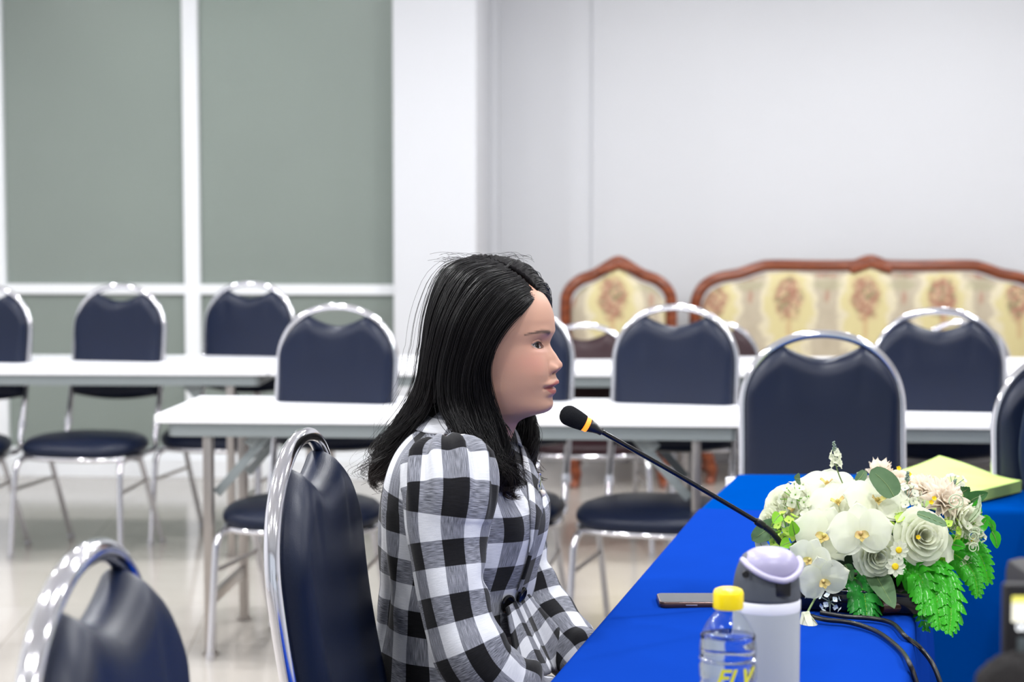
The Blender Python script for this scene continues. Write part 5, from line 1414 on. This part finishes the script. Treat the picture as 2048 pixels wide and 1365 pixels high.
# flyaways over the crown and baby hair at the temple
for k in range(46):
    a = wl(at(hr.uniform(880, 1080), hr.uniform(530, 545), hr.uniform(2.82, 2.92))); top_ = hw_(.0, 0, .10)
    dx = hr.uniform(-.03, .01); hv_ = hr.uniform(.3, .9); pts = []
    for j in range(7):
        t = j/6; pts.append(a+WF*(dx*t-.02*t*t)+WU*(.012+.010*math.sin(t*2.5)*hv_))
    hair_mb.tube(pts, [.00022]*7, 3, caps=False)
ho = hair_mb.build('hair', hair_m, woman, auto=0)

# ---- the checked jacket
ging, nt, bs = newmat('gingham_linen'); uv = N(nt, 'ShaderNodeUVMap'); sp = N(nt, 'ShaderNodeSeparateXYZ'); L(nt, uv.outputs[0], sp.inputs[0])
CELL = .0380
def stripe(ch, off=0.0):
    fr2 = math_n(nt, 'FRACT', math_n(nt, 'ADD', math_n(nt, 'DIVIDE', ch, 2*CELL), 40+off))
    n = N(nt, 'ShaderNodeMapRange'); n.inputs[1].default_value = .497; n.inputs[2].default_value = .503; L(nt, fr2, n.inputs[0])
    m2 = N(nt, 'ShaderNodeMapRange'); m2.inputs[1].default_value = .0; m2.inputs[2].default_value = .006; L(nt, fr2, m2.inputs[0])
    return math_n(nt, 'MULTIPLY', math_n(nt, 'SUBTRACT', 1.0, n.outputs[0]), m2.outputs[0])
su = stripe(sp.outputs['X']); sv_ = stripe(sp.outputs['Y'])
def streak(sx_, sy_, thr):
    mp = N(nt, 'ShaderNodeMapping'); mp.inputs['Scale'].default_value = (sx_, sy_, 1); L(nt, uv.outputs[0], mp.inputs['Vector'])
    no = N(nt, 'ShaderNodeTexNoise'); no.inputs['Scale'].default_value = 1; no.inputs['Detail'].default_value = 2; L(nt, mp.outputs[0], no.inputs['Vector'])
    n = N(nt, 'ShaderNodeMapRange'); n.inputs[1].default_value = thr[0]; n.inputs[2].default_value = thr[1]; L(nt, no.outputs['Fac'], n.inputs[0]); return n.outputs[0]
hs = streak(55, 1400, (.40, .66)); vs_ = streak(1400, 55, (.40, .66))
gv = mixc(nt, vs_, srgb(92, 94, 102), srgb(156, 158, 168)); gh = mixc(nt, hs, srgb(84, 86, 94), srgb(160, 162, 172))
white = mixc(nt, hs, srgb(204, 206, 212), srgb(218, 219, 224)); black = mixc(nt, hs, srgb(14, 14, 17), srgb(24, 24, 28))
c_a = mixc(nt, su, white, gv); c_b = mixc(nt, su, gh, black); L(nt, mixc(nt, sv_, c_a, c_b), bs.inputs['Base Color'])
bs.inputs['Roughness'].default_value = .85; bs.inputs['Specular IOR Level'].default_value = .15; bs.inputs['Sheen Weight'].default_value = .1
bp = N(nt, 'ShaderNodeBump'); bp.inputs['Strength'].default_value = .25; bp.inputs['Distance'].default_value = .0006; L(nt, hs, bp.inputs['Height']); L(nt, bp.outputs[0], bs.inputs['Normal'])
def uvgrid(name, P, UV, mat, parent, closed=False, solid=.0018, flip=False):
    k = len(P); n = len(P[0]); vs2 = [tuple(p) for r in P for p in r]; fs = []; uvs = []
    for i in range(k-1):
        for j in range(n-1):
            q = [(i, j), (i, j+1), (i+1, j+1), (i+1, j)]; 
            if flip: q = q[::-1]
            fs.append([a*n+c for a, c in q]); uvs += [UV[a][c] for a, c in q]
    me = bpy.data.meshes.new(name); me.from_pydata(vs2, [], fs); me.update(); ul = me.uv_layers.new(name='UVMap')
    ul.data.foreach_set('uv', [x for u in uvs for x in u])
    if closed:
        bm = bmesh.new(); bm.from_mesh(me); bmesh.ops.remove_doubles(bm, verts=bm.verts, dist=1e-5); bmesh.ops.recalc_face_normals(bm, faces=bm.faces); bm.to_mesh(me); bm.free()
    o = link(name, me, mat, parent, auto=0)
    if solid: md = o.modifiers.new('thickness', 'SOLIDIFY'); md.thickness = solid; md.offset = -1
    return o
TR = [(820, 884, 1004, .058), (838, 860, 1020, .078), (856, 838, 1034, .108), (875, 818, 1046, .135), (900, 800, 1058, .155), (940, 783, 1072, .168), (990, 771, 1082, .172), (1050, 766, 1087, .166), (1110, 766, 1081, .158), (1165, 766, 1066, .150), (1215, 764, 1056, .150), (1260, 757, 1058, .158), (1310, 747, 1072, .170), (1365, 736, 1088, .182), (1440, 722, 1105, .195), (1530, 712, 1120, .200)]
def torso_pt(py, th):
    pb_, pf_, b_ = interp([(t[0], t[1], t[2], t[3]) for t in TR], py)
    cf = max(0, math.cos(th)); wt = max(0, 1-(py-820)/190)
    z = at(930, py+95*cf**3*wt, YH).z; k = 1287*(1+(py-900)*0.0)
    fb = (pb_-930)/1287; ff = (pf_-930)/1287; fc_ = (fb+ff)/2; a_2 = (ff-fb)/2*.965
    c, s = math.cos(th), math.sin(th)
    f = fc_+a_2*math.copysign(abs(c)**.92, c); r = b_*math.copysign(abs(s)**.9, s)
    # bust, waist darts, soft folds
    f += .012*gauss(py-1030, 55)*max(0, c)**2*(.4+.6*gauss(abs(r)-.075, .05))
    w = .0
    w += .0030*math.sin(th*7+py*.012)*max(0, (py-1150)/200)
    w += .0022*math.sin(py*.045+3*math.sin(th*2))*gauss(py-1170, 60)
    w += .0020*math.sin(th*11+py*.02)*(1 if py > 1000 else .3)
    dart = -.006*gauss(th-.95, .07)*gauss(py-1170, 90)-.006*gauss(th-2.3, .07)*gauss(py-1190, 110)
    w += dart
    return B_(f+w*c, r+w*s, z)
pys = list(np.linspace(820, 1530, 110)); ths = list(np.linspace(-PI, PI, 129)); P = []; UV = []
for py in pys:
    row = []; u = []
    for th in ths:
        row.append(torso_pt(py, th)); u.append((th*.150+.006*math.sin(py*.02), torso_pt(py, 0).z*1.02+.012*math.cos(th)))
    P.append(row); UV.append(u)
torso = uvgrid('jacket', P, UV, ging, woman, closed=False)
# sleeves
def sleeve(pts, rads, name, seed, puff, ref_r=.068, off_u=.0, side=1):
    Pc = catmull(pts, 14); k = len(Pc); nr = []
    rr2 = [Vector((a, 0, 0)) for a in rads]; rc = [v.x for v in catmull(rr2, 14)]
    x = (Vector((1, 0, 0))-(Pc[1]-Pc[0]).normalized()*(Pc[1]-Pc[0]).normalized().x).normalized(); L_ = 0; P = []; UV = []
    for i in range(k):
        t = (Pc[min(i+1, k-1)]-Pc[max(i-1, 0)]).normalized(); x = (x-t*x.dot(t)).normalized(); y = t.cross(x)
        if i: L_ += (Pc[i]-Pc[i-1]).length
        row = []; u = []
        for j in range(73):
            a = 2*PI*j/72; r = rc[i]
            pl = puff*math.exp(-(L_/.055)**2)*.0055*math.cos(a*10+seed)
            fold = .0020*math.sin(L_*70+2.2*math.sin(a+seed))*(.4+.6*math.cos(a-.3*seed))+.0015*math.sin(a*5+L_*18+seed)
            el = .0052*math.sin((L_-.36)*120+1.5*math.sin(a*2))*gauss(L_-.40, .07)*(.45+.55*math.cos(a))
            pin = -.010*gauss(L_-.175, .018)*max(0, math.cos(a))**4
            rr3 = r+pl+fold+el+pin
            row.append(Pc[i]+(x*math.cos(a)+y*math.sin(a))*rr3); u.append((a*ref_r+off_u, -L_))
        P.append(row); UV.append(u)
    # rounded cap at the shoulder
    t = (Pc[1]-Pc[0]).normalized(); r0 = P[0]; cap = []; capu = []
    for q in range(6, 0, -1):
        s = q/6; cap.append([Pc[0]+(p-Pc[0])*math.cos(s*PI/2)-t*(rc[0]*.62*math.sin(s*PI/2))+WU*.0012*math.cos(j*10*2*PI/72+seed)*puff for j, p in enumerate(r0)]); capu.append([(uv_[0], .058*s) for uv_ in UV[0]])
    return uvgrid(name, cap+P, capu+UV, ging, torso, closed=False)
W2 = wl
sleeve([W2(at(895, 925, 2.690)), W2(at(899, 985, 2.672)), W2(at(893, 1050, 2.665)), W2(at(899, 1120, 2.655)), W2(at(908, 1185, 2.645)), W2(at(922, 1250, 2.635)), W2(at(945, 1310, 2.628)), W2(at(985, 1352, 2.640)), W2(at(1045, 1388, 2.675)), W2(at(1100, 1425, 2.735))],
       [.060, .067, .060, .0545, .0515, .0505, .0530, .0500, .044, .038], 'jacket_sleeve', .6, 1.4, .068, .0)
sleeve([W2(at(985, 935, 3.03)), W2(at(1005, 1010, 3.035)), W2(at(1025, 1080, 3.04)), W2(at(1046, 1150, 3.035)), W2(at(1075, 1220, 3.015)), W2(at(1120, 1278, 2.975)), W2(at(1160, 1318, 2.935)), W2(at(1185, 1350, 2.90))],
       [.058, .060, .056, .053, .053, .050, .045, .038], 'jacket_sleeve', 2.1, .8, .064, .02)
# collar and lapels
from mathutils.bvhtree import BVHTree
dg = bpy.context.evaluated_depsgraph_get(); bv = BVHTree.FromObject(torso, dg)
def on_jacket(px, py, lift=.002, Y0=2.2):
    o = Vector((0, 0, CAM_Z))-wroot_p; d = ray(px, py).normalized(); h = bv.ray_cast(o, d)
    if h[0] is None: return None, None
    nrm = h[1] if h[1].dot(d) < 0 else -h[1]
    return h[0]+nrm*lift, nrm
P = []; UV = []
for i in range(9):
    v = i/8; row = []; u = []
    for th in np.linspace(.55, 2*PI-.55, 61):
        q = torso_pt(820+34*v, th+PI if False else th)
        back_ = math.cos(th); stand = .018*(1-v)*(1 if v > .25 else v/.25)
        p = torso_pt(822+30*v+10*max(0, back_), th); o2 = Vector((p.x-neck0.x, p.y-neck0.y, 0)).normalized()
        row.append(p+o2*(.006+.006*math.sin(v*PI))+WU*(.012*(1-v)*max(.2, -back_))); u.append((th*.07, .02+v*.05))
    P.append(row); UV.append(u)
uvgrid('collar', P, UV, ging, torso, solid=.003)
def strip(path, w, name, mat, lift=.004, uvscale=1, parent=None):
    pts = [on_jacket(x, y, lift) for x, y in path]; pts = [q for q in pts if q[0] is not None]
    if len(pts) < 3: return
    Pm = catmull([q[0] for q in pts], 5); k = len(Pm); P = []; UV = []; L_ = 0
    for i in range(k):
        t = (Pm[min(i+1, k-1)]-Pm[max(i-1, 0)]).normalized(); nrm = pts[min(len(pts)-1, i//5)][1]; s = t.cross(nrm).normalized()
        if i: L_ += (Pm[i]-Pm[i-1]).length
        ww = w(i/(k-1)) if callable(w) else w
        P.append([Pm[i]+s*ww*u+nrm*(.003*(1-u*u)) for u in (-1, -.5, 0, .5, 1)]); UV.append([(u*ww+.031, L_*uvscale+.01) for u in (-1, -.5, 0, .5, 1)])
    return uvgrid(name, P, UV, mat, parent or torso, solid=.003)
strip([(1030, 862), (1045, 900), (1058, 940), (1066, 985), (1068, 1030), (1062, 1080), (1050, 1130), (1034, 1180)], lambda t: .006+.014*math.sin(PI*min(1, t*1.15+.12)), 'lapel', ging)
0 and strip([(1000, 870), (1012, 930), (1022, 990), (1030, 1050), (1032, 1110), (1022, 1165), (1012, 1200)], .0012, 'front_seam', M('seam_shadow_thread', srgb(60, 62, 68), .8, var=.2), .0008)
bl = M('black_button', srgb(16, 16, 18), .18, var=.1)
for px, py, r in ((1011, 1207, .0140), (1038, 1189, .0130)):
    p, nrm = on_jacket(px, py, .003)
    if p is None: continue
    Qb = nrm.to_track_quat('Z', 'Y').to_matrix(); b = MB(); b.lathe([(r*.2, .0), (r, .0005), (r, .003), (r*.85, .0045), (r*.7, .0028), (0, .0026)], 28, p, Qb); b.build('button', bl, torso)
# brooch: silver loops with a pearl
silver = M('silver', srgb(220, 220, 226), .15, 1.0); pearl = M('pearl', srgb(238, 226, 214), .2, coat=.6)
p, nrm = on_jacket(1070, 985, .008)
if p is not None:
    s = nrm.cross(WU).normalized(); br = empty('brooch', (0, 0, 0)); br.parent = woman
    b = MB()
    for dx, dz, rr2, rz2 in ((-.004, .012, .005, .012), (.003, .004, .006, .014), (.001, .018, .004, .007)):
        b.tube([p+s*(dx+rr2*math.cos(a))+WU*(dz+rz2*math.sin(a)) for a in np.linspace(0, 2*PI, 20)[:-1]], .0008, 6, closed=True)
    b.tube([p+WU*.004, p-WU*.022+s*.002], .0006, 5)
    b.build('brooch_loops', silver, br); b = MB(); c = p+s*(-.008)-WU*.008+nrm*.003
    b.lathe([(.0055*math.sin(PI*i/12), -.0055*math.cos(PI*i/12)) for i in range(13)], 18, c); b.build('pearl', pearl, br)
# jacket hem panels over the lap, seen between the arms
def flap(ctr, name, seed):
    P = []; UV = []
    for i in range(16):
        v = i/15; row = []; u = []
        for j in range(22):
            w = j/21; a = (w-.5)
            p = ctr[0].lerp(ctr[1], v); s = (ctr[2]-ctr[3]); q = p+s*(a*(.6+.7*v))
            q = q+WU*(.010*math.sin(w*9+seed+v*2)*v+.006*math.sin(w*17+seed*2)*v)+WF*(.008*math.cos(w*9+seed)*v)
            row.append(q); u.append((w*.24+seed*.03, v*.20+.02))
        P.append(row); UV.append(u)
    return uvgrid(name, P, UV, ging, torso, solid=.0025)
flap([W2(at(1035, 1200, 2.80)), W2(at(1100, 1345, 2.84)), B_(0, .10, 0), B_(0, -.10, 0)], 'jacket_hem', .5)
# trousers
tv, tf = skinned([B_(-.04, 0, .57), B_(.0, .09, .545), B_(.38, .10, .535), B_(.42, .10, .12), B_(.0, -.09, .545), B_(.38, -.10, .535), B_(.42, -.10, .12), B_(-.03, 0, .66)], [(0, 1), (1, 2), (2, 3), (0, 4), (4, 5), (5, 6), (0, 7)], [(.13, .15), .088, .070, .055, .088, .070, .055, (.10, .13)])
b = MB(); b.v = [tuple(v) for v in tv]; b.f = tf; b.build('trousers', M('black_trousers', srgb(20, 20, 24), .8, var=.1), woman, auto=0)
for s in (1, -1):
    b = MB(); sh = []
    for i in range(13):
        t = i/12; w = .038*(math.sin(PI*(.12+.80*t))**.5); hh = .062-.035*t
        sh.append([B_(.37+.23*t, s*.10+w*math.cos(a), max(.0, hh*.5+hh*.5*math.sin(a))) for a in np.linspace(0, 2*PI, 17)[:-1]])
    b.grid(sh, closed_u=True); b.f.append(tuple(range(16))); b.f.append(tuple(range(12*16, 13*16))); b.build('shoe', MAT['black_gloss'], woman)
# ---------------------------------------------------------------- the second person, mostly outside the frame
seat2 = [o for o in C.objects if o.get('label', '').startswith('navy banquet chair under the person')][0]
p2 = empty('person', (seat2.location.x+.055, seat2.location.y, 0), seat2.rotation_euler.z, 'person in a navy jacket sitting at the right edge behind the blue table', 'person')
def X(x, y, z): return Vector((x, y, z))
nd = [X(0, .04, .56), X(0, .06, .72), X(0, .06, .90), X(0, .05, 1.03), X(0, .03, 1.12), X(0, .02, 1.19), X(0, .0, 1.29),
      X(-.09, .0, .55), X(-.10, -.38, .54), X(-.10, -.40, .10), X(-.10, -.50, .04), X(.09, .0, .55), X(.10, -.38, .54), X(.10, -.40, .10), X(.10, -.50, .04),
      X(-.165, .05, 1.02), X(-.20, .02, .86), X(-.195, -.04, .76), X(-.12, -.27, .70), X(.165, .05, 1.02), X(.20, .02, .86), X(.195, -.04, .76), X(.12, -.27, .70)]
ed = [(0, 1), (1, 2), (2, 3), (3, 4), (4, 5), (5, 6), (0, 7), (7, 8), (8, 9), (9, 10), (0, 11), (11, 12), (12, 13), (13, 14), (3, 15), (15, 16), (16, 17), (17, 18), (3, 19), (19, 20), (20, 21), (21, 22)]
rd = [(.15, .11), (.14, .10), (.15, .11), (.11, .08), .05, .055, .085, .075, .055, .04, .035, .075, .055, .04, .035, .05, .045, .04, .028, .05, .045, .04, .028]
for s, wi in ((-1, 18), (1, 22)):
    w = nd[wi]; d = Vector((-s*.35, -.9, -.05)).normalized(); lat = Vector((1, 0, 0)); palm = w+d*.045; nd.append(palm); rd.append((.032, .015)); ed.append((wi, len(nd)-1)); pi_ = len(nd)-1
    for k, l in enumerate((.060, .070, .065, .05)):
        a = palm+lat*(-.030+.02*k)+d*.028; q0 = len(nd); nd += [a, a+d*l*.5, a+d*l*.85-WU*.012]; rd += [.0088, .0082, .0070]; ed += [(pi_, q0), (q0, q0+1), (q0+1, q0+2)]
    q0 = len(nd); t0 = w+d*.02-lat*s*.026*-1; nd += [t0, t0+d*.03+lat*s*-.016, t0+d*.052+lat*s*-.012]; rd += [.011, .0095, .0075]; ed += [(wi, q0), (q0, q0+1), (q0+1, q0+2)]
v_, f_ = skinned(nd, ed, rd)
b = MB(); b.v = [tuple(v) for v in v_]; b.f = f_
# a plain modelled head over the skull joint
hv = []
for i in range(41):
    z = -.02+.2375*i/40
    for j in range(64):
        ph = 2*PI*j/64; ph = ph-PI
        f, r, z3 = head_point(z, ph); hv.append(((r), -f+.02, 1.155+z3))
hf = [(i*64+j, i*64+(j+1) % 64, (i+1)*64+(j+1) % 64, (i+1)*64+j) for i in range(40) for j in range(64)]
b.add(hv, hf); b.build('body', M('skin_plain', (.42, .24, .17, 1), .5, var=.06), p2, auto=0)
b = MB(); R = []
for i in range(20):
    t = i/19; th = 2.0*t
    R.append([(.086*math.sin(th)*math.sin(a)*(1 if t < .9 else .97), .035+.108*math.sin(th)*math.cos(a)*.95, 1.285+.105*math.cos(th)+(.045*max(0, -math.cos(a)) if t > .55 else 0)*(t-.55)*3) for a in np.linspace(0, 2*PI, 41)[:-1]])
b.grid(R, closed_u=True); b.build('hair', hair_m, p2, auto=0)
nodes2 = nd[:4]+nd[7:9]+nd[11:13]+nd[15:19]+nd[19:23]
jn = [nd[0], nd[1], nd[2], nd[3], nd[15], nd[16], nd[17], X(-.125, -.25, .705), nd[19], nd[20], nd[21], X(.125, -.25, .705), X(0, .04, 1.075), X(0, .03, .50)]
je = [(0, 1), (1, 2), (2, 3), (3, 4), (4, 5), (5, 6), (6, 7), (3, 8), (8, 9), (9, 10), (10, 11), (3, 12), (0, 13)]
jr = [(.165, .125), (.155, .115), (.165, .125), (.125, .095), .066, .060, .054, .040, .066, .060, .054, .040, .062, (.165, .125)]
v_, f_ = skinned(jn, je, jr)
b = MB(); b.v = [tuple(v) for v in v_]; b.f = f_
b.build('jacket', M('navy_suit_cloth', srgb(10, 26, 52), .85, var=.12, scale=20, bump=.2, bscale=900, spec=.15), p2, auto=0)
v_, f_ = skinned([nd[0], nd[7], nd[8], nd[9], nd[11], nd[12], nd[13]], [(0, 1), (1, 2), (2, 3), (0, 4), (4, 5), (5, 6)], [.12, .09, .07, .055, .09, .07, .055])
b = MB(); b.v = [tuple(v) for v in v_]; b.f = f_; b.build('trousers', M('dark_trousers', srgb(14, 16, 22), .8, var=.1), p2, auto=0)

for s in (-1, 1):
    b = MB(); sh = []
    for i in range(13):
        t = i/12; w = .040*(math.sin(PI*(.12+.80*t))**.5); hh = .066-.035*t
        sh.append([(s*.10+w*math.cos(a), -.34-.24*t, max(0, hh*.5+hh*.5*math.sin(a))) for a in np.linspace(0, 2*PI, 17)[:-1]])
    b.grid(sh, closed_u=True); b.f.append(tuple(range(16))); b.f.append(tuple(range(12*16, 13*16))); b.build('shoe', MAT['black_gloss'], p2)
